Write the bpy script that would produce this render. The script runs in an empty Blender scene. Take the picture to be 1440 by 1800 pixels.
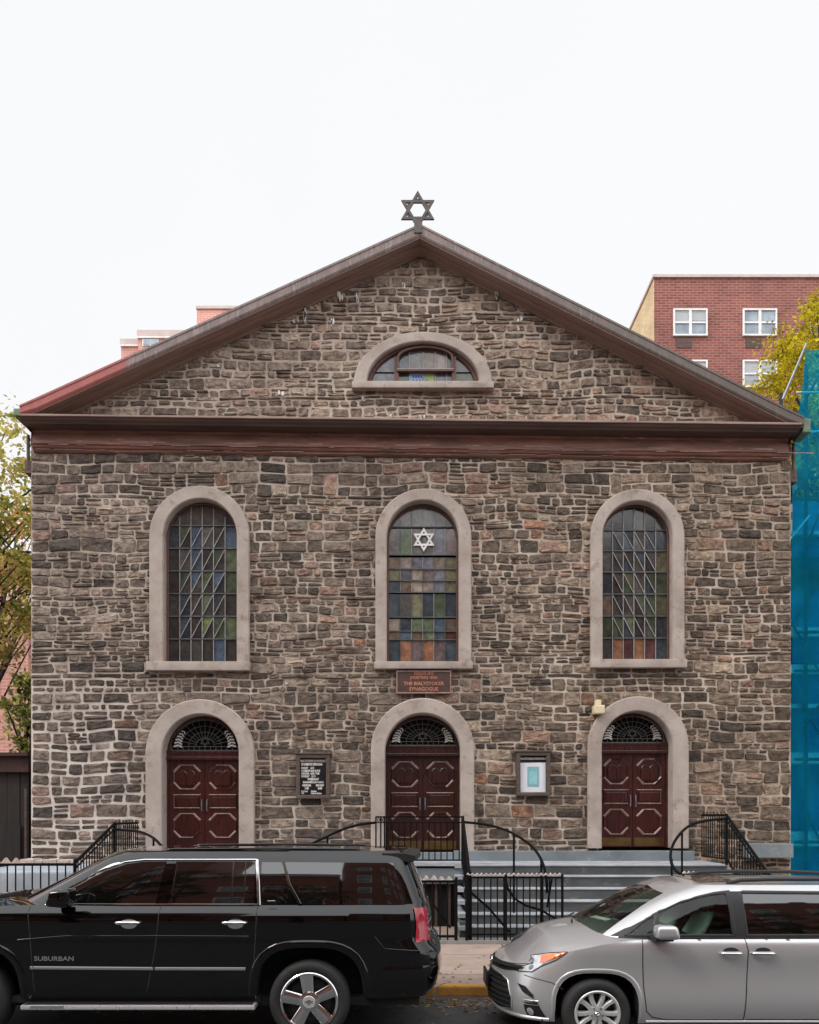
import bpy, bmesh, math, random
import numpy as np
from mathutils import Vector, Matrix
from mathutils.geometry import delaunay_2d_cdt

random.seed(11)
RNG = np.random.default_rng(5)
scene = bpy.context.scene
COL = scene.collection

# ------------------------------------------------------------------ camera frame and measuring helper
F = 1396.0      # focal length in photo pixels (1440 x 1800)
CX, HOR, EYE = 720.0, 1430.0, 2.28


def W(px, py, d):
    """world point at depth d seen at photo position (px, py): used only to measure sizes off the photograph"""
    return ((px - CX) * d / F, d, EYE + (HOR - py) * d / F)


def WX(px, d): return (px - CX) * d / F
def WZ(py, d): return EYE + (HOR - py) * d / F


def lin(r, g, b):
    def f(c):
        c /= 255.0
        return c / 12.92 if c <= 0.04045 else ((c + 0.055) / 1.055) ** 2.4
    return (f(r), f(g), f(b), 1.0)


# ------------------------------------------------------------------ materials
class NT:
    def __init__(self, name):
        self.m = bpy.data.materials.new(name)
        self.m.use_nodes = True
        self.t = self.m.node_tree
        self.t.nodes.clear()
        self.out = self.t.nodes.new('ShaderNodeOutputMaterial')

    def n(self, kind, **kw):
        nd = self.t.nodes.new('ShaderNode' + kind)
        for k, v in kw.items():
            if k.startswith('i_'):
                nd.inputs[k[2:].replace('_', ' ')].default_value = v
            else:
                setattr(nd, k, v)
        return nd

    def l(self, a, b): self.t.links.new(a, b)

    def coords(self, scale=(1, 1, 1)):
        tc = self.n('TexCoord')
        mp = self.n('Mapping')
        mp.inputs['Scale'].default_value = scale
        self.l(tc.outputs['Object'], mp.inputs['Vector'])
        return mp.outputs['Vector']

    def noise(self, vec, scale, detail=6, rough=0.6):
        nz = self.n('TexNoise')
        nz.inputs['Scale'].default_value = scale
        nz.inputs['Detail'].default_value = detail
        nz.inputs['Roughness'].default_value = rough
        self.l(vec, nz.inputs['Vector'])
        return nz.outputs['Fac']

    def ramp(self, fac, stops):
        r = self.n('ValToRGB')
        els = r.color_ramp.elements
        els[0].position, els[0].color = stops[0][0], stops[0][1]
        els[1].position, els[1].color = stops[-1][0], stops[-1][1]
        for p, c in stops[1:-1]:
            e = els.new(p)
            e.color = c
        self.l(fac, r.inputs['Fac'])
        return r.outputs['Color']

    def mix(self, fac, a, b, mode='MIX'):
        m = self.n('Mix', data_type='RGBA', blend_type=mode)
        for sock, v in ((m.inputs[0], fac), (m.inputs[6], a), (m.inputs[7], b)):
            if isinstance(v, (int, float, tuple)):
                sock.default_value = v
            else:
                self.l(v, sock)
        return m.outputs[2]

    def bump(self, h, strength=0.3, dist=0.01, normal=None):
        b = self.n('Bump')
        b.inputs['Strength'].default_value = strength
        b.inputs['Distance'].default_value = dist
        self.l(h, b.inputs['Height'])
        if normal is not None:
            self.l(normal, b.inputs['Normal'])
        return b.outputs['Normal']

    def bsdf(self, color=None, rough=0.6, metal=0.0, coat=0.0, coat_rough=0.03, normal=None, spec=None, trans=0.0):
        p = self.n('BsdfPrincipled')
        for sock, v in (('Base Color', color), ('Roughness', rough), ('Metallic', metal)):
            if v is None: continue
            if isinstance(v, (int, float, tuple)):
                p.inputs[sock].default_value = v
            else:
                self.l(v, p.inputs[sock])
        p.inputs['Coat Weight'].default_value = coat
        p.inputs['Coat Roughness'].default_value = coat_rough
        if spec is not None:
            p.inputs['Specular IOR Level'].default_value = spec
        if trans:
            p.inputs['Transmission Weight'].default_value = trans
        if normal is not None:
            self.l(normal, p.inputs['Normal'])
        self.l(p.outputs[0], self.out.inputs['Surface'])
        return p


def pm(name, c1, c2=None, scale=6.0, rough=0.6, metal=0.0, coat=0.0, bump=0.0, bscale=None, c3=None, c3amt=0.0,
       stretch=(1, 1, 1), spec=None, bdist=0.01, coat_rough=0.03):
    """noise-mottled principled material"""
    t = NT(name)
    v = t.coords(stretch)
    if c2 is None:
        c2 = tuple(x * 0.8 for x in c1[:3]) + (1,)
    f = t.noise(v, scale)
    col = t.ramp(f, [(0.3, c1), (0.7, c2)])
    if c3 is not None:
        f3 = t.noise(v, scale * 2.7, 8, 0.7)
        col = t.mix(t.ramp(f3, [(0.62 - c3amt * 0.2, (0, 0, 0, 1)), (0.72, (1, 1, 1, 1))]), col, c3)
    nrm = None
    if bump:
        nrm = t.bump(t.noise(v, bscale or scale * 6, 8, 0.65), bump, bdist)
    rr = t.ramp(t.noise(v, scale * 1.7), [(0.3, (max(rough - 0.06, 0),) * 3 + (1,)), (0.7, (min(rough + 0.06, 1),) * 3 + (1,))])
    t.bsdf(col, rr, metal, coat, coat_rough, nrm, spec)
    return t.m


# ------------------------------------------------------------------ mesh builder
class MB:
    def __init__(self):
        self.v, self.f, self.mi, self.col = [], [], [], []

    def add(self, verts, faces, mi=0, col=None):
        o = len(self.v)
        self.v.extend([tuple(map(float, p)) for p in verts])
        self.f.extend([tuple(int(i) + o for i in fc) for fc in faces])
        self.mi.extend([mi] * len(faces))
        self.col.extend([col] * len(faces))
        return self

    def box(self, x0, x1, y0, y1, z0, z1, mi=0, col=None):
        vs = [(x, y, z) for z in (z0, z1) for y in (y0, y1) for x in (x0, x1)]
        return self.add(vs, [(0, 2, 3, 1), (4, 5, 7, 6), (0, 1, 5, 4), (2, 6, 7, 3), (0, 4, 6, 2), (1, 3, 7, 5)], mi, col)

    def bbox(self, x0, x1, y0, y1, z0, z1, b=0.01, mi=0):
        """box with chamfered edges"""
        bm = bmesh.new()
        bmesh.ops.create_cube(bm, size=1.0)
        for v in bm.verts:
            v.co = Vector(((x0 + x1) / 2 + v.co.x * (x1 - x0), (y0 + y1) / 2 + v.co.y * (y1 - y0), (z0 + z1) / 2 + v.co.z * (z1 - z0)))
        bmesh.ops.bevel(bm, geom=list(bm.edges), offset=b, segments=2, affect='EDGES', profile=0.6)
        return self.bm(bm, mi)

    def bm(self, bm, mi=0):
        bm.verts.index_update()
        self.add([v.co for v in bm.verts], [[v.index for v in f.verts] for f in bm.faces], mi)
        bm.free()
        return self

    def quad(self, a, b, c, d, mi=0, col=None):
        return self.add([a, b, c, d], [(0, 1, 2, 3)], mi, col)

    def tube(self, pts, r, n=8, mi=0, cap=True, radii=None):
        pts = [Vector(p) for p in pts]
        vs, fs = [], []
        prev = None
        for i, p in enumerate(pts):
            t = (pts[min(i + 1, len(pts) - 1)] - pts[max(i - 1, 0)]).normalized()
            if prev is None:
                a = t.cross(Vector((0, 0, 1)))
                if a.length < 0.05: a = t.cross(Vector((0, 1, 0)))
                a.normalize()
            else:
                a = (prev - t * prev.dot(t)).normalized()
            prev = a
            b = t.cross(a)
            rr = radii[i] if radii else r
            for k in range(n):
                th = 2 * math.pi * k / n
                vs.append(p + a * (math.cos(th) * rr) + b * (math.sin(th) * rr))
        for i in range(len(pts) - 1):
            for k in range(n):
                k2 = (k + 1) % n
                fs.append((i * n + k, i * n + k2, (i + 1) * n + k2, (i + 1) * n + k))
        if cap:
            fs.append(tuple(reversed(range(n))))
            fs.append(tuple(range((len(pts) - 1) * n, len(pts) * n)))
        return self.add(vs, fs, mi)

    def bar(self, p, q, w, d=None, mi=0):
        """rectangular bar from p to q"""
        p, q = Vector(p), Vector(q)
        d = d or w
        t = (q - p).normalized()
        a = t.cross(Vector((0, 1, 0)))
        if a.length < 0.05: a = t.cross(Vector((1, 0, 0)))
        a.normalize()
        b = t.cross(a)
        vs = [c + a * (sx * w / 2) + b * (sy * d / 2) for c in (p, q) for sx, sy in ((-1, -1), (1, -1), (1, 1), (-1, 1))]
        return self.add(vs, [(0, 1, 2, 3), (7, 6, 5, 4), (0, 4, 5, 1), (1, 5, 6, 2), (2, 6, 7, 3), (3, 7, 4, 0)], mi)

    def lathe(self, prof, c, axis='y', n=32, mi=0):
        """profile of (radius, along)"""
        vs, fs = [], []
        for r, a in prof:
            for k in range(n):
                th = 2 * math.pi * k / n
                u, w = r * math.cos(th), r * math.sin(th)
                if axis == 'y': vs.append((c[0] + u, c[1] + a, c[2] + w))
                else: vs.append((c[0] + u, c[1] + w, c[2] + a))
        for i in range(len(prof) - 1):
            for k in range(n):
                k2 = (k + 1) % n
                fs.append((i * n + k, i * n + k2, (i + 1) * n + k2, (i + 1) * n + k))
        return self.add(vs, fs, mi)

    def sweep(self, prof, rows, mi=0):
        """profile rows: list of lists of points, same count -> strip surface"""
        n = len(rows[0])
        vs = [p for r in rows for p in r]
        fs = [(i * n + k, i * n + k + 1, (i + 1) * n + k + 1, (i + 1) * n + k) for i in range(len(rows) - 1) for k in range(n - 1)]
        return self.add(vs, fs, mi)

    def prism(self, poly, y0, y1, mi=0):
        """polygon in (x,z) extruded from y0 (front) to y1"""
        n = len(poly)
        vs = [(x, y0, z) for x, z in poly] + [(x, y1, z) for x, z in poly]
        fs = [tuple(range(n)), tuple(reversed(range(n, 2 * n)))] + [(k, n + k, n + (k + 1) % n, (k + 1) % n) for k in range(n)]
        return self.add(vs, fs, mi)

    def build_split(self, name, mats, parent=None, **kw):
        """every connected piece becomes a part of its own"""
        par = list(range(len(self.v)))

        def find(a):
            while par[a] != a:
                par[a] = par[par[a]]
                a = par[a]
            return a
        for f in self.f:
            r = find(f[0])
            for i in f[1:]: par[find(i)] = r
        groups = {}
        for k, f in enumerate(self.f): groups.setdefault(find(f[0]), []).append(k)
        out = []
        for ks in groups.values():
            m = MB()
            used = {}
            for k in ks:
                for i in self.f[k]:
                    if i not in used:
                        used[i] = len(m.v)
                        m.v.append(self.v[i])
            for k in ks:
                m.f.append(tuple(used[i] for i in self.f[k])); m.mi.append(self.mi[k]); m.col.append(self.col[k])
            out.append(m.build(name, mats, parent, **kw))
        return out

    def build(self, name, mats, parent=None, smooth=False, fix=True, loc=None):
        me = bpy.data.meshes.new(name)
        if loc is not None:
            L = loc
            vs = [(x - L[0], y - L[1], z - L[2]) for x, y, z in self.v]
        else:
            vs = self.v
        me.from_pydata(vs, [], self.f)
        if not isinstance(mats, (list, tuple)): mats = [mats]
        for m in mats: me.materials.append(m)
        if len(mats) > 1:
            me.polygons.foreach_set('material_index', self.mi)
        if any(c is not None for c in self.col):
            at = me.color_attributes.new('tint', 'FLOAT_COLOR', 'CORNER')
            buf = []
            for fc, c in zip(self.f, self.col):
                c = c or (1, 1, 1, 1)
                for _ in fc: buf.extend(c)
            at.data.foreach_set('color', buf)
        if fix:
            bm = bmesh.new()
            bm.from_mesh(me)
            bmesh.ops.recalc_face_normals(bm, faces=bm.faces)
            bm.to_mesh(me)
            bm.free()
        if smooth:
            me.polygons.foreach_set('use_smooth', [True] * len(me.polygons))
            if smooth is not True:
                me.set_sharp_from_angle(angle=math.radians(smooth))
        me.update()
        o = bpy.data.objects.new(name, me)
        COL.objects.link(o)
        if parent is not None: o.parent = parent
        if loc is not None: o.location = loc
        return o


def thing(name, label, cat, loc=(0, 0, 0), group=None):
    o = bpy.data.objects.new(name, None)
    o.empty_display_size = 0.2
    COL.objects.link(o)
    o.location = loc
    o['label'], o['category'] = label, cat
    if group: o['group'] = group
    return o


def adopt(root):
    """children were built in world space: keep them there under the moved root"""
    for ch in root.children:
        ch.matrix_parent_inverse = Matrix.Translation(root.location).inverted()


def tag(o, label, cat, group=None):
    o['label'], o['category'] = label, cat
    if group: o['group'] = group
    return o


def struct(o):
    o['kind'] = 'structure'
    return o


def text_mesh(name, body, size, center, m, parent, align='CENTER', extrude=0.002, xscale=1.0, rx=90, bold=.02):
    cu = bpy.data.curves.new(name, 'FONT')
    cu.body = body
    cu.size = size
    cu.align_x = align
    cu.align_y = 'CENTER'
    cu.extrude = extrude
    cu.resolution_u = 3
    cu.offset = size * bold
    tmp = bpy.data.objects.new('tmp', cu)
    COL.objects.link(tmp)
    dg = bpy.context.evaluated_depsgraph_get()
    me = bpy.data.meshes.new_from_object(tmp.evaluated_get(dg))
    bpy.data.objects.remove(tmp)
    R = Matrix.Translation(center) @ Matrix.Rotation(math.radians(rx), 4, 'X') @ Matrix.Diagonal((xscale, 1, 1, 1))
    me.transform(R)
    me.name = name
    me.materials.clear()
    me.materials.append(m)
    o = bpy.data.objects.new(name, me)
    COL.objects.link(o)
    if parent is not None:
        o.parent = parent
    return o


def arch_path(xl, xr, zb, zt, n=28, rz=None):
    rx = (xr - xl) / 2
    rz = rz or rx
    zs, xm = zt - rz, (xl + xr) / 2
    p = [(xl, zb), (xl, zb + (zs - zb) * 0.5)] if zs - zb > 0.01 else [(xl, zb)]
    for k in range(n + 1):
        th = math.pi * (1 - k / n)
        p.append((xm + rx * math.cos(th), zs + rz * math.sin(th)))
    p += [(xr, zb + (zs - zb) * 0.5), (xr, zb)] if zs - zb > 0.01 else [(xr, zb)]
    return p


def arch_ring(outer, inner, yf, yw, yi, mi=0, mb=None, ch=0.02):
    """moulded arched surround: front face, outer edge back to the wall, reveal back to the glass"""
    mb = mb or MB()
    xm = sum(p[0] for p in outer) / len(outer)
    zm = sum(p[1] for p in outer) / len(outer)

    def toward(p, q, d):
        v = Vector((q[0] - p[0], q[1] - p[1]))
        v.normalize()
        return (p[0] + v.x * d, p[1] + v.y * d)
    rows = []
    for o, i in zip(outer, inner):
        o2, i2 = toward(o, i, ch), toward(i, o, ch)
        rows.append([(o[0], yw, o[1]), (o[0], yf + ch, o[1]), (o2[0], yf, o2[1]), (i2[0], yf, i2[1]), (i[0], yf + ch, i[1]), (i[0], yi, i[1])])
    return mb.sweep(None, rows, mi)
# ------------------------------------------------------------------ palette
M = {}
M['asphalt'] = pm('asphalt', (.045, .045, .047, 1), (.075, .074, .074, 1), 3, .8, bump=.5, bscale=180, bdist=.004, c3=(.03, .03, .03, 1), c3amt=.3)
M['kerb_yellow'] = pm('kerb_paint', lin(196, 140, 52), lin(150, 105, 48), 5, .7, bump=.3, c3=lin(110, 95, 80), c3amt=.5)
M['kerb'] = pm('kerb_stone', (.28, .26, .24, 1), (.2, .19, .18, 1), 6, .8, bump=.3)
M['surround'] = pm('sandstone_trim', lin(182, 169, 160), lin(152, 138, 129), 1.7, .85, bump=.35, bscale=45, bdist=.008, c3=lin(128, 114, 102), c3amt=.42)
M['brownstone'] = pm('brown_painted_cornice', lin(146, 101, 86), lin(92, 63, 54), 1.9, .65, bump=.35, bscale=24, c3=lin(186, 150, 136), c3amt=.12, stretch=(.6, 3, 4))
M['dark_brown'] = pm('dark_brown_gutter', lin(96, 72, 64), lin(62, 47, 42), 1.2, .6, bump=.3, bscale=20, c3=lin(110, 90, 82), c3amt=0, stretch=(.5, 3, 6))
M['soffit'] = pm('brown_soffit_boards', lin(156, 130, 119), lin(126, 102, 94), 1.5, .7, bump=.2, stretch=(.5, 4, .5))
M['roof_slate'] = pm('roof_felt', lin(90, 82, 80), lin(70, 64, 62), 3, .8, bump=.3)
M['copper'] = pm('green_copper', lin(110, 130, 104), lin(84, 100, 84), 8, .6)
M['door'] = pm('oxblood_door_wood', lin(74, 28, 23), lin(42, 16, 14), 2.5, .3, coat=.4, coat_rough=.2, bump=.15, bscale=40, stretch=(6, 1, .8))
M['door_dark'] = pm('dark_oak_door_wood', lin(62, 30, 24), lin(36, 18, 16), 2.5, .3, coat=.4, coat_rough=.2, bump=.15, bscale=40, stretch=(6, 1, .8))
M['trim_worn_glint'] = pm('worn_pale_glint_trim', lin(168, 142, 134), lin(122, 92, 84), 9, .5)  # worn pale edges, also the painted sky highlights on the door mouldings
M['brass'] = pm('dull_brass', lin(120, 92, 52), lin(76, 56, 34), 4, .45, metal=.6)
M['black_iron'] = pm('black_painted_iron', (.005, .005, .0055, 1), (.009, .0085, .0085, 1), 14, .7, bump=.1, spec=.08)
M['white_flake'] = pm('weathered_white_ornament', lin(214, 202, 194), lin(150, 130, 122), 22, .7)
M['teal_paint'] = pm('grey_green_painted_stone', lin(126, 134, 138), lin(100, 108, 112), 1.6, .6, bump=.3, bscale=30, c3=lin(162, 160, 158), c3amt=.2)
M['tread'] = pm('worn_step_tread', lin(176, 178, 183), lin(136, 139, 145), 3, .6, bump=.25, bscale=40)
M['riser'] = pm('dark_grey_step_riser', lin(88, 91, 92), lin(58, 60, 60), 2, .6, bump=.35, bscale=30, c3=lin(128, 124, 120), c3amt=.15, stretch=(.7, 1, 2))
M['black'] = pm('dark_void', (.004, .004, .004, 1), (.006, .006, .006, 1), 4, .8)
M['window_wood'] = pm('brown_window_frame', lin(98, 62, 50), lin(74, 46, 38), 6, .5, bump=.1)
M['lead'] = pm('lead_came', lin(158, 156, 152), lin(120, 118, 116), 14, .5)
M['lead_dark'] = pm('tarnished_lead_came', lin(96, 96, 94), lin(62, 62, 62), 14, .5)
M['white_paint'] = pm('white_paint', lin(230, 228, 224), lin(205, 202, 198), 5, .5)
M['cream'] = pm('cream_plastic', lin(226, 212, 176), lin(206, 190, 156), 5, .5)
M['board_frame'] = pm('weathered_wood_frame', lin(96, 80, 70), lin(66, 54, 48), 6, .6, bump=.2, stretch=(1, 1, 4))
M['board_black'] = pm('black_letter_board', (.008, .008, .009, 1), (.012, .012, .013, 1), 6, .35)
M['plaque'] = pm('brown_plaque', lin(84, 58, 48), lin(64, 44, 38), 4, .5)
M['plaque_text'] = pm('copper_lettering', lin(206, 140, 116), lin(170, 108, 88), 8, .45)
M['poster'] = pm('white_poster', lin(226, 226, 232), lin(212, 214, 222), 4, .3)
M['poster_teal'] = pm('teal_print', lin(112, 164, 172), lin(140, 190, 196), 22, .3)
M['sticker_blue'] = pm('blue_sticker', lin(120, 150, 196), lin(140, 168, 205), 20, .4)
M['sticker_lime'] = pm('lime_sticker', lin(150, 172, 96), lin(132, 152, 90), 20, .4)
M['ink'] = pm('dark_blue_print', lin(44, 62, 104), lin(54, 70, 110), 10, .5)
M['star_metal'] = pm('weathered_bronze', lin(92, 82, 78), lin(64, 56, 54), 9, .6, bump=.2)
M['steel'] = pm('galvanised_steel', lin(150, 152, 156), lin(112, 114, 118), 8, .45, metal=.7)
M['scaf_steel'] = pm('dark_scaffold_tube', lin(16, 28, 40), lin(10, 18, 28), 8, .6)
M['fan_glass'] = pm('dark_fanlight_glass', (.004, .004, .004, 1), (.007, .006, .006, 1), 8, .15, spec=.15)
M['plank'] = pm('pale_scaffold_board', lin(214, 214, 210), lin(176, 178, 176), 5, .7)
M['shed'] = pm('dark_brown_shed_boards', lin(40, 30, 26), lin(18, 14, 13), 2, .75, bump=.2, stretch=(4, 4, .6))
M['shed_red'] = pm('dark_red_shed_fascia', lin(66, 38, 33), lin(44, 26, 23), 2, .7, bump=.2)
M['pale_slab'] = pm('pale_blue_grey_slab', lin(176, 182, 190), lin(140, 148, 156), 2, .6, bump=.2)
M['bark'] = pm('bark', lin(64, 52, 44), lin(40, 32, 28), 7, .9, bump=.6, bscale=30, stretch=(2, 2, .5))
# vehicles
M['black_paint'] = pm('black_car_paint', (.0015, .0017, .002, 1), (.0012, .0012, .0014, 1), 3, .08, coat=1.0, coat_rough=.012, spec=.1)
M['silver_paint'] = pm('silver_car_paint', lin(198, 197, 198), lin(190, 189, 190), 600, .33, metal=.58, coat=1.0, coat_rough=.03)
M['chrome'] = pm('chrome', (.75, .75, .76, 1), (.7, .7, .71, 1), 5, .1, metal=1.0)
M['alloy'] = pm('alloy_rim', (.72, .71, .70, 1), (.66, .65, .64, 1), 9, .3, metal=.55, coat=.6)
M['tyre'] = pm('tyre_rubber', (.014, .014, .014, 1), (.022, .021, .02, 1), 18, .75, bump=.15)
M['plastic'] = pm('black_trim_plastic', (.01, .01, .0105, 1), (.015, .015, .015, 1), 25, .5)
M['glass_black'] = pm('privacy_glass', (.003, .003, .0033, 1), (.003, .003, .0033, 1), 3, .012, spec=1.0, coat=.8, coat_rough=.01)
M['lamp_red'] = pm('red_lamp_lens', lin(196, 24, 52), lin(150, 10, 36), 8, .12, coat=1)
M['lamp_amber'] = pm('amber_lamp_lens', lin(236, 128, 50), lin(214, 104, 36), 8, .15, coat=1)
M['lamp_clear'] = pm('headlamp_lens', lin(206, 208, 212), lin(140, 143, 148), 14, .08, coat=1, metal=.4)
M['lamp_inner'] = pm('headlamp_projector', lin(110, 113, 118), lin(72, 75, 80), 14, .08, coat=1, metal=.5)
M['chrome_dark'] = pm('dark_brushed_trim', (.10, .085, .07, 1), (.07, .06, .05, 1), 6, .25, metal=1.0)
M['seat'] = pm('grey_green_seat', lin(170, 190, 178), lin(146, 166, 154), 6, .8, bump=.2)
M['dash'] = pm('dashboard', (.03, .03, .03, 1), (.02, .02, .02, 1), 12, .7)
M['paper'] = pm('paper', lin(232, 240, 234), lin(214, 226, 218), 6, .7)


def glass(name, tint, refl_rough=.01, through=.6):
    t = NT(name)
    tr = t.n('BsdfTransparent')
    tr.inputs['Color'].default_value = tint
    gl = t.n('BsdfGlossy')
    gl.inputs['Roughness'].default_value = refl_rough
    fr = t.n('Fresnel')
    fr.inputs['IOR'].default_value = 1.52
    mx = t.n('MixShader')
    t.l(fr.outputs[0], mx.inputs[0]); t.l(tr.outputs[0], mx.inputs[1]); t.l(gl.outputs[0], mx.inputs[2])
    t.l(mx.outputs[0], t.out.inputs['Surface'])
    return t.m


M['glass_tint'] = glass('tinted_glass', (.62, .72, .66, 1))
M['glass_screen'] = glass('windscreen_glass', (.55, .66, .58, 1))


def tinted(name, rough, bump=0.0, bscale=40, coat=0.0, noise_amt=.35, nscale=9, spec=None, bdist=.01):
    """colour from the per-face tint attribute, mottled by noise"""
    t = NT(name)
    a = t.n('Attribute', attribute_name='tint')
    v = t.coords()
    f = t.noise(v, nscale, 8, .7)
    lo, hi = 1 - noise_amt, 1 + noise_amt
    col = t.mix(1.0, a.outputs['Color'], t.ramp(f, [(.3, (lo, lo, lo, 1)), (.7, (hi, hi, hi, 1))]), 'MULTIPLY')
    nrm = t.bump(t.noise(v, bscale, 8, .7), bump, bdist) if bump else None
    t.bsdf(col, rough, 0, coat, .05, nrm, spec)
    return t.m


M['stone'] = tinted('rubble_stone', .9, 1.0, 11, noise_amt=.68, nscale=9, bdist=.08)
M['stained'] = tinted('stained_glass', .10, .35, 7, coat=.35, noise_amt=.55, nscale=7, bdist=.006)


def mortar_mat():
    """weathered mortar close to the stone tone, fresh white repointing at the lower left corner"""
    t = NT('lime_mortar')
    v = t.coords()
    f = t.noise(v, 3, 8, .7)
    col = t.ramp(f, [(.3, lin(146, 129, 115)), (.5, lin(172, 155, 140)), (.72, lin(194, 179, 165))])
    f2 = t.noise(v, .55, 4, .6)
    col = t.mix(t.ramp(f2, [(.42, (0, 0, 0, 1)), (.62, (.75, .75, .75, 1))]), col, lin(206, 192, 176))
    sx = t.n('SeparateXYZ')
    tc = t.n('TexCoord')
    t.l(tc.outputs['Object'], sx.inputs[0])
    ax = t.n('MapRange', interpolation_type='SMOOTHSTEP'); ax.inputs[1].default_value, ax.inputs[2].default_value, ax.inputs[3].default_value, ax.inputs[4].default_value = -6.6, -4.2, 1, 0
    az = t.n('MapRange', interpolation_type='SMOOTHSTEP'); az.inputs[1].default_value, az.inputs[2].default_value, az.inputs[3].default_value, az.inputs[4].default_value = 3.4, 6.2, 1, 0
    t.l(sx.outputs['X'], ax.inputs[0]); t.l(sx.outputs['Z'], az.inputs[0])
    m = t.n('Math', operation='MULTIPLY')
    t.l(ax.outputs[0], m.inputs[0]); t.l(az.outputs[0], m.inputs[1])
    col = t.mix(m.outputs[0], col, lin(212, 202, 192))
    nrm = t.bump(t.noise(v, 30, 8, .7), .8, .02)
    t.bsdf(col, .95, normal=nrm)
    return t.m


M['mortar'] = mortar_mat()


def fascia_mat():
    """weathered metal fascia: purple brown with vertical streaks, red painted length at the far left"""
    t = NT('weathered_fascia')
    v = t.coords((2.2, 1, .35))
    f = t.noise(v, 3, 8, .75)
    col = t.ramp(f, [(.3, lin(92, 80, 78)), (.42, lin(140, 122, 117)), (.54, lin(112, 100, 97)), (.62, lin(150, 136, 130)), (.74, lin(176, 166, 162))])
    tc = t.n('TexCoord')
    sx = t.n('SeparateXYZ')
    t.l(tc.outputs['Object'], sx.inputs[0])
    w = t.n('Math', operation='ADD')
    nz = t.n('Math', operation='MULTIPLY'); nz.inputs[1].default_value = .9
    t.l(t.noise(t.coords(), 1.6), nz.inputs[0])
    t.l(sx.outputs['X'], w.inputs[0]); t.l(nz.outputs[0], w.inputs[1])
    red = t.ramp(f, [(.3, lin(150, 84, 80)), (.7, lin(172, 102, 96))])
    mr = t.n('MapRange'); mr.inputs[1].default_value = -5.2; mr.inputs[2].default_value = -4.95; mr.inputs[3].default_value = 1; mr.inputs[4].default_value = 0
    t.l(w.outputs[0], mr.inputs[0])
    col = t.mix(mr.outputs[0], col, red)
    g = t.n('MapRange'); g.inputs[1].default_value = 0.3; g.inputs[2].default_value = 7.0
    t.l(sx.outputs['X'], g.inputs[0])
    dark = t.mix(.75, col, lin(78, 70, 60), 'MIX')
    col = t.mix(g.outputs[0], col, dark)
    t.bsdf(col, .6, .1, normal=t.bump(f, .15, .01))
    return t.m


M['fascia'] = fascia_mat()


def brick_mat(name, c1, c2, mortar, scale=1.0, bump=.3, axes='xz'):
    t = NT(name)
    tc = t.n('TexCoord')
    sx = t.n('SeparateXYZ'); cb = t.n('CombineXYZ')
    t.l(tc.outputs['Object'], sx.inputs[0])
    ad = t.n('Math', operation='ADD')
    t.l(sx.outputs['X'], ad.inputs[0]); t.l(sx.outputs['Y'], ad.inputs[1])
    t.l(ad.outputs[0], cb.inputs['X']); t.l(sx.outputs['Z'], cb.inputs['Y'])
    b = t.n('TexBrick')
    b.inputs['Color1'].default_value, b.inputs['Color2'].default_value, b.inputs['Mortar'].default_value = c1, c2, mortar
    b.inputs['Scale'].default_value = 1.0
    b.inputs['Brick Width'].default_value = .24 * scale
    b.inputs['Row Height'].default_value = .08 * scale
    b.inputs['Mortar Size'].default_value = .010 * scale
    b.inputs['Bias'].default_value = -.2
    t.l(cb.outputs[0], b.inputs['Vector'])
    f = t.noise(t.coords(), .7, 5, .6)
    col = t.mix(1.0, b.outputs['Color'], t.ramp(f, [(.3, (.8, .8, .8, 1)), (.7, (1.2, 1.18, 1.15, 1))]), 'MULTIPLY')
    t.bsdf(col, .85, normal=t.bump(b.outputs['Fac'], -bump, .01))
    return t.m


M['brick_red'] = brick_mat('red_brick', lin(134, 76, 68), lin(104, 56, 50), lin(146, 112, 102), 1.45)
M['brick_cream'] = brick_mat('cream_brick', lin(206, 180, 136), lin(184, 156, 112), lin(212, 198, 168), 1.6)
M['brick_pink'] = brick_mat('salmon_brick', lin(196, 142, 130), lin(182, 128, 118), lin(206, 168, 158), 1.6)
M['brick_far'] = brick_mat('orange_brick', lin(150, 84, 64), lin(118, 62, 50), lin(150, 116, 98), 1.6)
M['rough_side'] = brick_mat('coursed_side_stone', lin(112, 100, 92), lin(88, 78, 72), lin(168, 152, 142), 3.0)
M['concrete_band'] = pm('concrete_coping', lin(196, 180, 174), lin(176, 160, 154), 2, .8)


def sidewalk_mat():
    t = NT('concrete_flags')
    tc = t.n('TexCoord')
    b = t.n('TexBrick')
    b.offset = 0.0
    b.inputs['Scale'].default_value = 1.0
    b.inputs['Brick Width'].default_value = 1.5
    b.inputs['Row Height'].default_value = 1.5
    b.inputs['Mortar Size'].default_value = .012
    b.inputs['Color1'].default_value = lin(164, 144, 132)
    b.inputs['Color2'].default_value = lin(150, 132, 122)
    b.inputs['Mortar'].default_value = lin(72, 64, 60)
    t.l(tc.outputs['Object'], b.inputs['Vector'])
    f = t.noise(t.coords(), 2.2, 9, .7)
    col = t.mix(1.0, b.outputs['Color'], t.ramp(f, [(.3, (.72, .72, .72, 1)), (.7, (1.1, 1.1, 1.1, 1))]), 'MULTIPLY')
    t.bsdf(col, .85, normal=t.bump(t.noise(t.coords(), 60, 6, .7), .3, .004))
    return t.m


M['sidewalk'] = sidewalk_mat()


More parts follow.
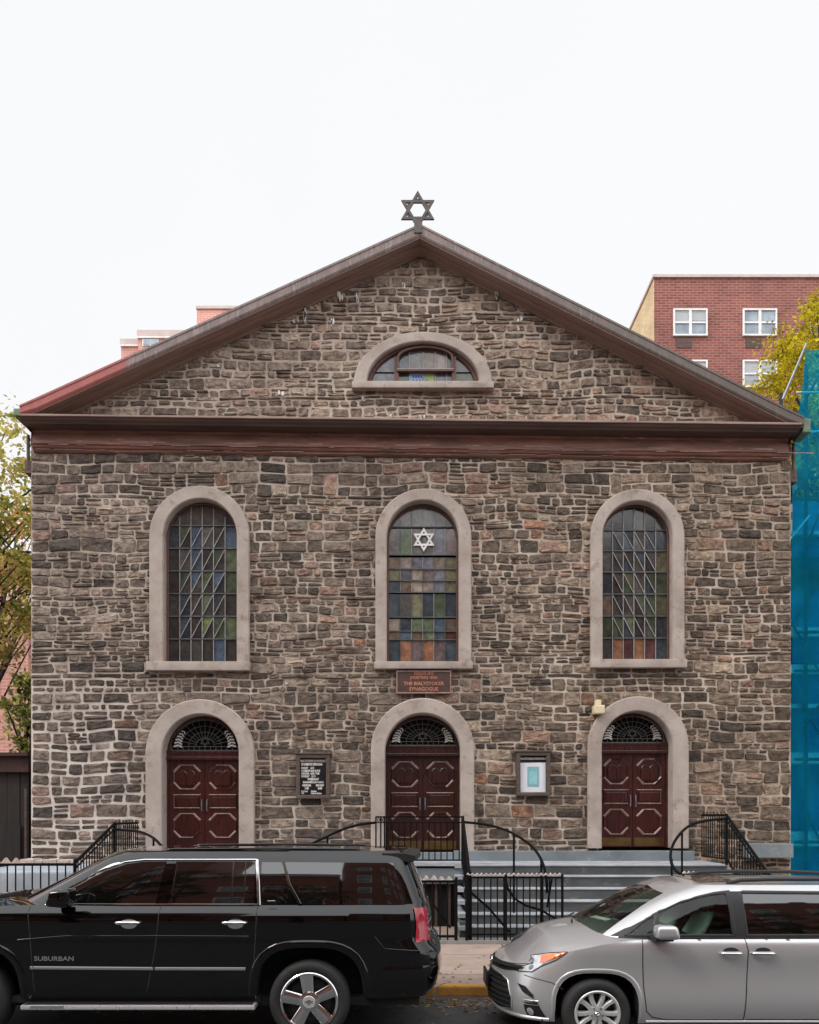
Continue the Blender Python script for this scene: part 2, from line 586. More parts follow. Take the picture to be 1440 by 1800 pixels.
def netting_mat(name, c, alpha):
    t = NT(name)
    v = t.coords((1, 1, 1))
    f = t.noise(v, 1.4, 5, .6)
    col = t.ramp(f, [(.3, tuple(x * .7 for x in c[:3]) + (1,)), (.7, tuple(min(x * 1.25, 1) for x in c[:3]) + (1,))])
    d = t.n('BsdfDiffuse'); tl = t.n('BsdfTranslucent'); tr = t.n('BsdfTransparent')
    t.l(col, d.inputs[0]); t.l(col, tl.inputs[0])
    tr.inputs[0].default_value = (.18 + c[0], .5 + c[1] * .5, .66 + c[2] * .32, 1)
    m1, m2 = t.n('MixShader'), t.n('MixShader')
    m1.inputs[0].default_value = .55
    t.l(d.outputs[0], m1.inputs[1]); t.l(tl.outputs[0], m1.inputs[2])
    m2.inputs[0].default_value = alpha
    t.l(tr.outputs[0], m2.inputs[1]); t.l(m1.outputs[0], m2.inputs[2])
    t.l(m2.outputs[0], t.out.inputs['Surface'])
    return t.m


M['net'] = netting_mat('blue_debris_net', (.016, .56, .98, 1), .34)
M['tarp'] = netting_mat('dark_blue_tarpaulin', (.014, .27, .58, 1), .8)


def leaf_mat(name):
    t = NT(name)
    a = t.n('Attribute', attribute_name='tint')
    d = t.n('BsdfDiffuse'); tl = t.n('BsdfTranslucent')
    t.l(a.outputs['Color'], d.inputs[0]); t.l(a.outputs['Color'], tl.inputs[0])
    m = t.n('MixShader'); m.inputs[0].default_value = .45
    t.l(d.outputs[0], m.inputs[1]); t.l(tl.outputs[0], m.inputs[2])
    t.l(m.outputs[0], t.out.inputs['Surface'])
    return t.m


M['leaf'] = leaf_mat('autumn_leaf')


def pane_mat():
    t = NT('apartment_window_glass')
    v = t.coords((1, 1, 1))
    f = t.noise(v, .8, 3)
    col = t.ramp(f, [(.35, lin(78, 92, 108)), (.65, lin(150, 162, 172))])
    t.bsdf(col, .08, coat=.4)
    return t.m


M['pane'] = pane_mat()
M['blind'] = pm('window_blind', lin(176, 178, 178), lin(150, 154, 158), 3, .7, stretch=(1, 1, 14))
# ------------------------------------------------------------------ the synagogue
WALL_D = 16.2
XL, XR = WX(55, WALL_D), WX(1390, WALL_D)
G0 = 0.15                                           # pavement level
RD = 15.7                                           # front of the rake cornice
APEX = (WX(738, RD), WZ(392, RD))
EAVE_L = (WX(34, RD), WZ(711, RD))
EAVE_R = (WX(1414, RD), WZ(731, RD))
FASC = .255                                         # fascia height


def rake_z(x):
    if x < APEX[0]:
        t = (x - EAVE_L[0]) / (APEX[0] - EAVE_L[0])
        return EAVE_L[1] + t * (APEX[1] - EAVE_L[1])
    t = (x - APEX[0]) / (EAVE_R[0] - APEX[0])
    return APEX[1] + t * (EAVE_R[1] - APEX[1])


syn = thing('synagogue', 'brown rubble stone synagogue with pointed gable, arched windows and three arched red doors', 'building', ((XL + XR) / 2, WALL_D, 0))

# --- openings in the stone skin: (xl, xr, zb, zt, rz) of the hole left in the stones (inside the surround)
SF = 16.08                                          # front plane of the surrounds


def ring_spec(oxl, oxr, oyt, oyb, ixl, ixr, iyt, iyb, rzo=None, rzi=None):
    d = SF
    return dict(o=(WX(oxl, d), WX(oxr, d), WZ(oyb, d), WZ(oyt, d), rzo), i=(WX(ixl, d), WX(ixr, d), WZ(iyb, d), WZ(iyt, d), rzi))


WIN = [ring_spec(262, 438, 853, 1164, 287, 416, 876, 1164),
       ring_spec(660, 829, 858, 1164, 680, 807, 879, 1164),
       ring_spec(1039, 1204, 859, 1160, 1060, 1183, 880, 1160)]
SILL = [(258, 440, 1163, 1178), (658, 831, 1163, 1175), (1038, 1207, 1159, 1173)]
DOOR = [ring_spec(256, 447, 1229, 1496, 285, 420, 1255, 1496),
        ring_spec(652, 834, 1227, 1497, 677, 810, 1254, 1497),
        ring_spec(1034, 1211, 1224, 1491, 1058, 1183, 1250, 1491)]
LUN = ring_spec(622, 866, 582, 673, 645, 843, 600, 673, rzo=WZ(582, SF) - WZ(672, SF), rzi=WZ(600, SF) - WZ(671, SF))
HOLES = []
for sp in WIN + DOOR + [LUN]:
    o, i = sp['o'], sp['i']
    g = .06
    rzh = None
    if sp is LUN: rzh = (sp['i'][4] + g)
    HOLES.append((i[0] - g, i[1] + g, i[2] - .1, i[3] + g, rzh))


def in_hole(x, z):
    for xl, xr, zb, zt, rz in HOLES:
        if xl < x < xr and zb < z < zt:
            rx = (xr - xl) / 2
            r2 = rz or rx
            zs = zt - r2
            if z < zs or ((x - (xl + xr) / 2) / rx) ** 2 + ((z - zs) / r2) ** 2 < 1: return True
    return False


# --- random squared rubble: packed on a fine grid, each stone a faceted block of its own inside one wall mesh
U = .062
ZB = 0.9
NX = int((XR - XL) / U)
UX = (XR - XL) / NX
ZTOP = APEX[1]
NZ = int((ZTOP - ZB) / U)
occ = np.zeros((NX, NZ), bool)
hole = np.zeros((NX, NZ), bool)
for i in range(NX):
    x = XL + (i + .5) * UX
    for j in range(NZ):
        z = ZB + (j + .5) * U
        if in_hole(x, z): hole[i, j] = True
        elif z > rake_z(x) - FASC - .0: hole[i, j] = True
occ |= hole


def smooth_noise(seed, sx, sz):
    r = np.random.default_rng(seed)
    g = r.uniform(-1, 1, (64, 64))

    def f(x, z):
        u, w = (x - XL) / sx + 3, (z - ZB) / sz + 3
        i, j = int(u) % 63, int(w) % 63
        a, b = u - int(u), w - int(w)
        a, b = a * a * (3 - 2 * a), b * b * (3 - 2 * b)
        return (g[i, j] * (1 - a) * (1 - b) + g[i + 1, j] * a * (1 - b) + g[i, j + 1] * (1 - a) * b + g[i + 1, j + 1] * a * b)
    return f


warp_x, warp_z, tone, thin_zone, pinkish = smooth_noise(1, .5, .3), smooth_noise(2, .9, .5), smooth_noise(3, 1.6, 1.1), smooth_noise(4, 2.0, .8), smooth_noise(8, 1.3, .7)
wall = MB()
PAL = [(lin(108, 94, 83), .31), (lin(126, 110, 97), .30), (lin(148, 130, 115), .17), (lin(84, 74, 66), .12), (lin(164, 146, 129), .05), (lin(152, 124, 108), .04), (lin(126, 96, 80), .01)]
pal_c = [np.array(c[:3]) for c, _ in PAL]
pal_w = np.array([w for _, w in PAL]); pal_w /= pal_w.sum()


def stone(x0, x1, z0, z1):
    w, h = x1 - x0, z1 - z0
    xm, zm = (x0 + x1) / 2, (z0 + z1) / 2
    left_base = max(0, min(1, (-4.6 - xm) / 1.0)) * max(0, min(1, (5.4 - zm) / .8))
    jt = .0095 + .009 * left_base + RNG.uniform(0, .006)
    jt = min(jt, h * .16)
    if zm > 10.0: jt += .004
    jit = min(.014, h * .11) + (.005 if zm > 10 else 0)
    c = min(.026, h * .2, w * .2)
    a0, a1, b0, b1 = x0 + jt, x1 - jt, z0 + jt, z1 - jt
    ring = [(a0 + c, b0)]
    if w > .28: ring += [(xm + RNG.uniform(-.05, .05), b0)]
    ring += [(a1 - c * RNG.uniform(.4, 1.2), b0), (a1, b0 + c * RNG.uniform(.4, 1.2))]
    if h > .17: ring.append((a1, zm + RNG.uniform(-.03, .03)))
    ring += [(a1, b1 - c * RNG.uniform(.4, 1.2)), (a1 - c * RNG.uniform(.4, 1.2), b1)]
    if w > .28: ring += [(xm + RNG.uniform(-.05, .05), b1)]
    ring += [(a0 + c * RNG.uniform(.4, 1.2), b1), (a0, b1 - c * RNG.uniform(.4, 1.2))]
    if h > .17: ring.append((a0, zm + RNG.uniform(-.03, .03)))
    ring += [(a0, b0 + c * RNG.uniform(.4, 1.2))]
    R1 = []
    for x, z in ring:
        R1.append((x + RNG.uniform(-jit, jit) * .8 + .02 * warp_x(x, z), z + RNG.uniform(-jit, jit) * .8 + .055 * warp_z(x, z)))
    n = len(R1)
    dep = RNG.uniform(.008, .038)
    tilt_x, tilt_z = RNG.uniform(-.09, .09), RNG.uniform(-.22, .20)
    vs = [(x, WALL_D + .006, z) for x, z in R1]
    for s, dd in ((min(.93, 1 - .022 / max(h, .05)), .75), (.58, 1.0)):
        for x, z in R1:
            xx, zz = xm + (x - xm) * (1 - (1 - s) * min(1, h / w * 1.3)), zm + (z - zm) * s
            y = WALL_D - dep * dd + tilt_x * (xx - xm) + tilt_z * (zz - zm) + RNG.uniform(-.012, .012)
            vs.append((xx, min(y, WALL_D - .002), zz))
    # spine
    k0 = len(vs)
    L = max(0, w - h) * .3
    vs.append((xm - L, WALL_D - dep * RNG.uniform(.8, 1.25), zm + RNG.uniform(-.1, .1) * h))
    vs.append((xm + L, WALL_D - dep * RNG.uniform(.8, 1.25), zm + RNG.uniform(-.1, .1) * h))
    fs = []
    for r in (0, 1):
        for k in range(n):
            k2 = (k + 1) % n
            fs.append((r * n + k, r * n + k2, (r + 1) * n + k2, (r + 1) * n + k))
    side = [0 if vs[2 * n + k][0] < xm else 1 for k in range(n)]
    for k in range(n):
        k2 = (k + 1) % n
        a, b = side[k], side[k2]
        fs.append((2 * n + k, 2 * n + k2, k0 + b))
        if a != b: fs.append((2 * n + k, k0 + b, k0 + a))
    ci = RNG.choice(len(pal_c), p=pal_w)
    col = pal_c[ci].copy()
    pk = pinkish(xm, zm) + (.25 if zm > 7 else -.1)
    if RNG.random() < max(0, pk) * .12 + .006: col = np.array(lin(154, 127, 112)[:3]) * RNG.uniform(.85, 1.1)
    if RNG.random() < .003: col = np.array(lin(168, 126, 102)[:3])
    col *= 1 + .22 * tone(xm, zm) + RNG.uniform(-.13, .13)
    # warmer and deeper toward the right, greyer at the left as on the real wall
    warm = max(-1, min(1, xm / 6))
    col *= np.array([1 + .03 * warm, 1.0, 1 - .06 * warm])
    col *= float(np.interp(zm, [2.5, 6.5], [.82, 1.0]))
    for sp, sl in zip(WIN, SILL):                    # damp streaks below the sills
        zs_ = WZ(sl[3], SF)
        for ex in (WX(sl[0], SF), WX(sl[1], SF)):
            if zs_ - 1.3 < zm < zs_: col = col * (1 - .30 * max(0, 1 - abs(xm - ex) / .3) * (1 - (zs_ - zm) / 1.3))
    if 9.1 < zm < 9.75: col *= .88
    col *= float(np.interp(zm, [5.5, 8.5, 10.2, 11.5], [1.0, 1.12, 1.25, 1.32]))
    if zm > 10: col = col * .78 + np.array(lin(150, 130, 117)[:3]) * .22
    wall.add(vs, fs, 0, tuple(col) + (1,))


def hole_spans(z):
    out = []
    for xl, xr, zb, zt, rz in HOLES:
        if zb < z < zt:
            rx, xm = (xr - xl) / 2, (xl + xr) / 2
            r2 = rz or rx
            zs = zt - r2
            k = rx if z < zs else rx * math.sqrt(max(0, 1 - ((z - zs) / r2) ** 2))
            out.append((xm - k, xm + k))
    return out


def rake_span(z):
    """part of the wall below the rake at this height"""
    zz = z + FASC
    a = XL if zz < EAVE_L[1] else EAVE_L[0] + (zz - EAVE_L[1]) / (APEX[1] - EAVE_L[1]) * (APEX[0] - EAVE_L[0])
    b_ = XR if zz < EAVE_R[1] else EAVE_R[0] + (zz - EAVE_R[1]) / (APEX[1] - EAVE_R[1]) * (APEX[0] - EAVE_R[0])
    return max(a, XL), min(b_, XR)


# courses of uneven height; stones are laid along each course, some split into thin layers, some rising through two courses
courses = []
z = ZB
while z < ZTOP - FASC - .05:
    h = RNG.choice([.085, .125, .165, .20, .235, .27], p=[.12, .18, .22, .23, .17, .08]) * RNG.uniform(.9, 1.1) * (1.15 if z < 4.6 else .9)
    courses.append((z, min(z + h, ZTOP - FASC)))
    z += h
jump = [[] for _ in range(len(courses) + 1)]


def lay(xa, xb, z0, z1, ci):
    x = xa
    h = z1 - z0
    while x < xb - .02:
        edge = x < XL + .02 or False
        r = RNG.random()
        if h < .11: w = RNG.uniform(.22, .75)
        else: w = h * RNG.uniform(1.05, 2.7)
        w = max(w, .13)
        quoin = (x < XL + .05 and h > .15)
        if quoin: w = RNG.uniform(.3, .55)
        if xb - (x + w) < .12: w = xb - x
        w = min(w, xb - x)
        if w > 1.0: w = w / 2
        if h > .14 and w > .22 and r < .27 and not quoin:       # split into layers
            n = 2 if h < .22 or RNG.random() < .6 else 3
            cuts = np.cumsum(RNG.uniform(.7, 1.3, n)); cuts = np.concatenate([[0], cuts / cuts[-1]])
            for q in range(n):
                a, b_ = z0 + h * cuts[q], z0 + h * cuts[q + 1]
                if w > .38 and RNG.random() < .5:
                    m_ = x + w * RNG.uniform(.3, .7)
                    stone(x, m_, a, b_); stone(m_, x + w, a, b_)
                else: stone(x, x + w, a, b_)
        elif r > .955 and ci + 1 < len(courses) and h < .21 and w < .6 and not hole_spans(courses[ci + 1][1]) and z1 < 9.3:
            zt_ = courses[ci + 1][1]
            stone(x, x + w, z0, zt_)
            jump[ci + 1].append((x, x + w))
        else:
            stone(x, x + w, z0, z1)
        x += w


for ci, (z0, z1) in enumerate(courses):
    a, b_ = rake_span(z0 + .3 * (z1 - z0))
    blk = sorted(hole_spans(z0 + .4 * (z1 - z0)) + jump[ci])
    x = a
    for p, q in blk:
        if p > x + .05: lay(x, min(p, b_), z0, z1, ci)
        x = max(x, q)
    if x < b_ - .05: lay(x, b_, z0, z1, ci)
# mortar bed behind the stones
for j in range(NZ):
    i = 0
    while i < NX:
        if hole[i, j]:
            i += 1
            continue
        r = i
        while r < NX and not hole[r, j]: r += 1
        x0, x1, z0 = XL + i * UX, XL + r * UX, ZB + j * U
        nseg = max(1, int((x1 - x0) / 2))
        for s in range(nseg):
            xa, xb = x0 + (x1 - x0) * s / nseg, x0 + (x1 - x0) * (s + 1) / nseg
            wall.quad((xa, WALL_D, z0), (xb, WALL_D, z0), (xb, WALL_D, z0 + U), (xa, WALL_D, z0 + U), 1)
        i = r
wall.box(XL, XR, WALL_D - .01, WALL_D + .2, 0.0, ZB - .0, 1)
o = wall.build('front_wall', [M['stone'], M['mortar']], syn, fix=False)

# side and back walls with roof behind
b = MB()
BACK = 37.0
zl, zr = rake_z(XL) - .3, rake_z(XR) - .3
b.box(XL + .01, XL + .5, WALL_D + .12, BACK, 0, zl)
b.box(XR - .5, XR - .01, WALL_D + .12, BACK, 0, zr)
b.box(XL + .51, XR - .51, BACK - .4, BACK - .01, 0, zr)
b.build('side_wall', M['rough_side'], syn)
r = MB()
for (e, s) in ((EAVE_L, -1), (EAVE_R, 1)):
    ex = e[0] + s * .02
    for dz, flip in ((-.03, 0), (-.15, 1)):
        r.quad((ex, RD + .3, e[1] + dz), (APEX[0], RD + .3, APEX[1] + dz), (APEX[0], BACK + .3, APEX[1] + dz), (ex, BACK + .3, e[1] + dz))
    r.quad((ex, RD + .3, e[1] - .03), (ex, BACK + .3, e[1] - .03), (ex, BACK + .3, e[1] - .15), (ex, RD + .3, e[1] - .15))
r.build('roof', M['roof_slate'], syn)

# rake cornice: fascia and soffit boards
def rake(prof, name, m, end_cut):
    mb = MB()
    for e, s in ((EAVE_L, -1), (EAVE_R, 1)):
        N = 24
        rows = []
        for k in range(N + 1):
            t = k / N
            rows.append([(APEX[0] + (e[0] - APEX[0]) * t, d, APEX[1] + (e[1] - APEX[1]) * t + dz * (1 - end_cut * max(0, t - .97) / .03)) for d, dz in prof])
        mb.sweep(None, rows)
        n = len(prof)
        mb.add(rows[-1], [tuple(range(n))])
    return mb.build(name, m, syn)


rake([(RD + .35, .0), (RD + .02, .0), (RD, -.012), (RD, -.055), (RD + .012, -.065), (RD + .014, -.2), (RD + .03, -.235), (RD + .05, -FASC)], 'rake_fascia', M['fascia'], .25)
rake([(RD + .05, -FASC), (RD + .05, -FASC - .012), (RD + .24, -FASC + .0), (RD + .245, -FASC - .03), (RD + .33, -FASC - .035), (RD + .36, -FASC - .02), (RD + .46, -FASC - .035), (RD + .47, -FASC - .075), (WALL_D, -FASC - .08)], 'rake_soffit', M['soffit'], .25)
# horizontal cornice: gutter lip, soffit, frieze, mouldings
ZL0, ZR0 = WZ(726, RD), WZ(742, RD)
CXL, CXR = WX(34, RD), WX(1410, RD)


def hcornice(prof, name, m, xl, xr, zl0=None, zr0=None, segs=30, jit=0.0):
    rows = []
    rr = random.Random(4)
    for k in range(segs + 1):
        t = k / segs
        z0 = ZL0 + (ZR0 - ZL0) * t
        rows.append([(xl + (xr - xl) * t, d, z0 + dz + rr.uniform(-jit, jit)) for d, dz in prof])
    mb = MB().sweep(None, rows)
    n = len(prof)
    mb.add(rows[0], [tuple(range(n))]).add(rows[-1], [tuple(range(n))])
    return mb.build(name, m, syn)


hcornice([(WALL_D + .02, .0), (RD + .02, .0), (RD, -.015), (RD, -.045), (RD + .03, -.05), (WALL_D, -.05)], 'cornice_lip', M['soffit'], CXL, CXR, jit=.003)
hcornice([(WALL_D + .02, -.052), (RD + .03, -.052), (RD + .05, -.09), (RD + .10, -.12), (RD + .12, -.145), (RD + .3, -.15), (WALL_D - .06, -.155), (WALL_D + .02, -.155)], 'cornice_gutter', M['dark_brown'], CXL, CXR, jit=.003)
hcornice([(WALL_D + .03, -.157), (RD + .36, -.157), (RD + .38, -.20), (RD + .40, -.21), (RD + .40, -.385), (RD + .37, -.39), (RD + .34, -.41), (RD + .34, -.44), (RD + .37, -.455), (RD + .36, -.47), (RD + .38, -.50), (RD + .42, -.515), (RD + .42, -.545), (RD + .46, -.57), (WALL_D + .03, -.575)], 'frieze', M['brownstone'], WX(57, 16.08), WX(1387, 16.08), jit=.004)
# pale worn edges on the frieze mouldings
wm = MB()
rr = random.Random(9)
for dz, d in ((-.392, RD + .345), (-.457, RD + .345), (-.528, RD + .405)):
    x = WX(60, 16.05)
    while x < WX(1380, 16.05):
        L = rr.uniform(.1, .8)
        if rr.random() < (.75 if x < 3 else .5):
            t = (x - CXL) / (CXR - CXL)
            z0 = ZL0 + (ZR0 - ZL0) * t
            t2 = (x + L - CXL) / (CXR - CXL)
            z1 = ZL0 + (ZR0 - ZL0) * t2
            w = rr.uniform(.008, .022)
            wm.add([(x, d, z0 + dz), (x + L, d, z1 + dz), (x + L, d, z1 + dz + w), (x, d, z0 + dz + w)], [(0, 1, 2, 3)])
        x += L + rr.uniform(.02, .5)
wm.build('edge_stain', M['trim_worn_glint'], syn)
# corner gutter ends
cg = MB()
cg.bbox(CXL - .17, CXL - .02, RD + .1, RD + .55, EAVE_L[1] - .17, EAVE_L[1] - .02, .02)
cg.bbox(CXR + .05, CXR + .2, RD + .05, RD + .5, EAVE_R[1] - .3, EAVE_R[1] - .02, .02)
cg.build_split('eave_gutter', M['copper'], syn)
cs = MB()
for x, s in ((CXL, -1), (CXR, 1)):
    zz = ZL0 if s < 0 else ZR0
    xw = XL if s < 0 else XR
    cs.add([(x, RD + .02, zz - .02), (x + s * .0, RD + .5, zz - .02), (xw + s * .02, RD + .5, zz - .45), (xw - s * .1, RD + .45, zz - .3)], [(0, 1, 2, 3)])
    cs.box(xw + min(0, s * .12), xw + max(0, s * .12), WALL_D - .02, WALL_D + .25, zz - .98, zz - .72)
    cs.tube([(xw + s * .06, WALL_D, zz - .2), (xw + s * .06, WALL_D, zz - .9)], .035)
cs.build_split('downpipe_bracket', M['dark_brown'], syn)

# --- arched surrounds, windows
YG = 16.34
SG = {'gd': lin(62, 58, 56), 'gb': lin(78, 72, 68), 'gg': lin(92, 88, 82), 'bl': lin(60, 84, 108), 'bd': lin(50, 64, 76), 'gr': lin(66, 82, 56), 'gn': lin(84, 100, 66), 'lm': lin(104, 124, 44),
      'or': lin(150, 88, 34), 'rd': lin(92, 48, 44), 'pu': lin(100, 78, 80), 'br': lin(104, 82, 62), 'tn': lin(124, 106, 88), 'vi': lin(90, 92, 104), 'ol': lin(96, 92, 58)}


def c4(name, dim=1.0):
    c = SG[name]
    k = dim * RNG.uniform(.6, 1.05)
    g = (c[0] + c[1] + c[2]) / 3
    q = .6
    return tuple((v * q + g * (1 - q)) * k for v in c[:3]) + (1,)


def stained_side(k, dark):
    """left and right windows: 6 x 7 lights with slanting cames"""
    ox = WIN[k]['i']
    sur = MB()
    arch_ring(arch_path(*WIN[k]['o'][:4]), arch_path(*WIN[k]['i'][:4]), SF, WALL_D + .01, YG + .05, mb=sur)
    s = SILL[k]
    sur.bbox(WX(s[0], SF), WX(s[1], SF), SF - .05, WALL_D + .3, WZ(s[3], SF - .05), WZ(s[2], SF), .012)
    sp = sur.build('window_surround', M['surround'], syn, smooth=40)
    fr = MB()
    xl, xr, zb, zt, _ = ox
    e = .042
    arch_ring(arch_path(xl - .02, xr + .02, zb - .02, zt + .02), arch_path(xl + e, xr - e, zb - .02, zt - e), YG - .05, YG + .03, YG + .02, mb=fr, ch=.012)
    fr.box(xl, xr, YG - .05, YG + .03, zb - .02, zb + e)
    win = fr.build('arched_window', M['window_wood'], syn)
    X = [xl + e + (xr - xl - 2 * e) * t for t in (0, .16, .325, .49, .655, .825, 1.0)]
    H = zt - zb
    Zf = [0, .155, .305, .455, .605, .755, .905, 1.06] if k == 0 else [0, .15, .30, .45, .60, .745, .885, 1.06]
    Zr = [zb + e + (H - 2 * e) * t * .96 for t in Zf]
    gl, ld = MB(), MB()
    if k == 0:
        grid = ['gd gd gb gd bl gd', 'gd bd gd lm gr gn', 'gd bd gb gn bd gd', 'gd gr bl gn bl gr', 'gd gb bl gd gr gn', 'bd gr bl gg gd bl', 'gb gg gb gg gb bd']
    else:
        grid = ['gd or rd or rd bd', 'gr gr gn gd gr bd', 'br gd gb gr gr ol', 'bd gd ol gb gr gr', 'gb gd gd bd gd ol', 'gd gb bd gd bd bd', 'gd gb gd gb gd gd']
    for j, row in enumerate(grid):
        for i, nm in enumerate(row.split()):
            a = RNG.uniform(-.004, .004)
            x0, x1, z0, z1 = X[i], X[i + 1], Zr[j], Zr[j + 1]
            if 0 < j < 6 and 0 < i < 5:            # split by the slanting came
                c1, c2 = c4(nm, 1.2), c4(nm if RNG.random() < .5 else RNG.choice(['gd', 'gb', 'bd', 'gr']))
                if k == 0:
                    gl.add([(x0, YG, z0), (x1, YG, z1), (x0, YG + a, z1)], [(0, 1, 2)], 0, c1).add([(x0, YG, z0), (x1, YG + a, z0), (x1, YG, z1)], [(0, 1, 2)], 0, c2)
                else:
                    gl.add([(x0, YG, z1), (x1, YG, z0), (x1, YG + a, z1)], [(0, 1, 2)], 0, c1).add([(x0, YG, z1), (x0, YG + a, z0), (x1, YG, z0)], [(0, 1, 2)], 0, c2)
            else:
                gl.add([(x0, YG + a, z0), (x1, YG, z0), (x1, YG - a, z1), (x0, YG, z1)], [(0, 1, 2, 3)], 0, c4(nm, 1.1))
    gl.build('stained_glass', M['stained'], win)
    w = .016
    for j, z in enumerate(Zr[1:7]): ld.box(xl + e, xr - e, YG - .03, YG - .012, z - .012, z + .012, 1)
    for i in range(1, 6): ld.box(X[i] - w / 2, X[i] + w / 2, YG - .026, YG - .010, zb + e, zt - .06 - (.04 if i in (1, 5) else 0) - .19 * abs(i - 3) / 2 * (abs(i - 3) > 1), 0)
    for j in range(1, 6):
        for i in range(1, 5):
            z0, z1 = Zr[j] + .03, Zr[j + 1] - .03
            p, q = ((X[i] + .01, YG - .02, z0), (X[i + 1] - .01, YG - .02, z1)) if k == 0 else ((X[i] + .01, YG - .02, z1), (X[i + 1] - .01, YG - .02, z0))
            ld.bar(p, q, .016, .012, 0)
    ld.build('leading', [M['lead'], M['lead_dark']], win)
    return win


stained_side(0, 1)
stained_side(2, 1)


def stained_center():
    k = 1
    sur = MB()
    arch_ring(arch_path(*WIN[k]['o'][:4]), arch_path(*WIN[k]['i'][:4]), SF, WALL_D + .01, YG + .05, mb=sur)
    s = SILL[k]
    sur.bbox(WX(s[0], SF), WX(s[1], SF), SF - .05, WALL_D + .3, WZ(s[3], SF - .05), WZ(s[2], SF), .012)
    sur.build('window_surround', M['surround'], syn, smooth=40)
    fr = MB()
    xl, xr, zb, zt, _ = WIN[k]['i']
    e = .042
    arch_ring(arch_path(xl - .02, xr + .02, zb - .02, zt + .02), arch_path(xl + e, xr - e, zb - .02, zt - e), YG - .05, YG + .03, YG + .02, mb=fr, ch=.012)
    fr.box(xl, xr, YG - .05, YG + .03, zb - .02, zb + e)
    win = fr.build('arched_window', M['window_wood'], syn)
    win['label'] = 'arched window with white six pointed star over patchwork glass'
    gl, ld = MB(), MB()
    W_ = xr - xl - 2 * e
    rows = [(0, .14, 'bd or pu or pu bd'), (.145, .20, 'br bl br gn bd rd'), (.20, .28, 'tn bd gn gr bl br'), (.29, .44, 'bd gb ol bd gr bd'),
            (.45, .525, 'bd br tn tn vi ol'), (.525, .60, 'ol vi tn pu vi ol'), (.60, .675, 'br tn vi vi tn ol'), (.69, .86, 'gg gn gg gg vi pu'), (.87, 1.02, 'gb gg gg gg gb gb')]
    H = zt - zb - 2 * e
    for z0, z1, row in rows:
        cells = row.split()
        n = len(cells)
        for i, nm in enumerate(cells):
            x0, x1 = xl + e + W_ * i / n, xl + e + W_ * (i + 1) / n
            a = RNG.uniform(-.004, .004)
            gl.add([(x0, YG + a, zb + e + H * z0), (x1, YG, zb + e + H * z0), (x1, YG - a, zb + e + H * z1), (x0, YG, zb + e + H * z1)], [(0, 1, 2, 3)], 0, c4(nm, 1.6))
            if i:
                ld.box(x0 - .006, x0 + .006, YG - .022, YG - .008, zb + e + H * z0, min(zb + e + H * z1, zt - .1 - .2 * (abs(i - n / 2) > 1.6)), 0 if RNG.random() < .3 else 1)
        if z0 > 0: ld.box(xl + e, xr - e, YG - .03, YG - .012, zb + e + H * z0 - .011, zb + e + H * z0 + .011, 1)
    gl.build('stained_glass', M['stained'], win)
    ld.build('leading', [M['lead'], M['lead_dark']], win)
    sx, sz = WX(745, 16.38), WZ(951, 16.38)
    st = MB()
    star_outline(st, sx, sz, WZ(930, 16.38) - sz, .038, YG - .05, YG - .035)
    st.build('star_emblem', M['white_paint'], win)


def star_outline(mb, cx, cz, R, w, y0, y1):
    """two interlaced triangles of flat bar"""
    for up in (0, 1):
        P = [(cx + R * math.cos(math.pi / 2 + up * math.pi + k * 2 * math.pi / 3), cz + R * math.sin(math.pi / 2 + up * math.pi + k * 2 * math.pi / 3)) for k in range(3)]
        ri = R - 2 * w
        Q = [(cx + (p[0] - cx) * ri / R, cz + (p[1] - cz) * ri / R) for p in P]
        off = .0015 * up
        vs = [(x, y0 - off, z) for x, z in P] + [(x, y0 - off, z) for x, z in Q] + [(x, y1 - off, z) for x, z in P] + [(x, y1 - off, z) for x, z in Q]
        fs = []
        for k in range(3):
            j = (k + 1) % 3
            fs += [(k, j, 3 + j, 3 + k), (6 + k, 9 + k, 9 + j, 6 + j), (k, 6 + k, 6 + j, j), (3 + k, 3 + j, 9 + j, 9 + k)]
        mb.add(vs, fs)
    return mb


stained_center()

# --- lunette in the gable
YL = 16.27
sur = MB()
o_, i_ = LUN['o'], LUN['i']
arch_ring(arch_path(*o_[:4], rz=o_[4]), arch_path(*i_[:4], rz=i_[4]), SF, WALL_D + .01, YL + .05, mb=sur)
sur.bbox(WX(619, SF), WX(868, SF), SF - .06, WALL_D + .3, WZ(681, SF - .06), WZ(672, SF), .012)
sur.build('window_surround', M['surround'], syn, smooth=40)
fr = MB()
e = .06
ip = arch_path(i_[0] - .02, i_[1] + .02, i_[2] - .02, i_[3] + .02, rz=i_[4] + .02)
ip2 = arch_path(i_[0] + e * 1.4, i_[1] - e * 1.4, i_[2] - .02, i_[3] - e, rz=i_[4] - e * .9)
arch_ring(ip, ip2, YL - .06, YL + .02, YL + .02, mb=fr, ch=.02)
for px in (697, 798): fr.box(WX(px, YL) - .045, WX(px, YL) + .045, YL - .075, YL + .02, i_[2] - .02, WZ(630, YL))
fr.box(i_[0], i_[1], YL - .05, YL + .02, i_[2] - .02, i_[2] + .03)
lun = fr.build('lunette_window', M['window_wood'], syn)
gl = MB()
xs = [WX(p, YL) for p in (650, 700, 720, 744, 765, 785, 798, 840)]
for i in range(7):
    for z0, z1, row in ((i_[2], WZ(657, YL), 0), (WZ(654, YL), i_[3], 1)):
        nm = ['vi', 'vi', 'gg', 'tn', 'tn', 'gg', 'gg'][i] if row else ['vi', 'gr', 'gg', 'gg', 'vi', 'vi', 'gr'][i]
        gl.add([(xs[i], YL, z0), (xs[i + 1], YL, z0), (xs[i + 1], YL, z1), (xs[i], YL, z1)], [(0, 1, 2, 3)], 0, c4(nm, 1.35))
gl.build('stained_glass', M['stained'], lun)
sa = MB()
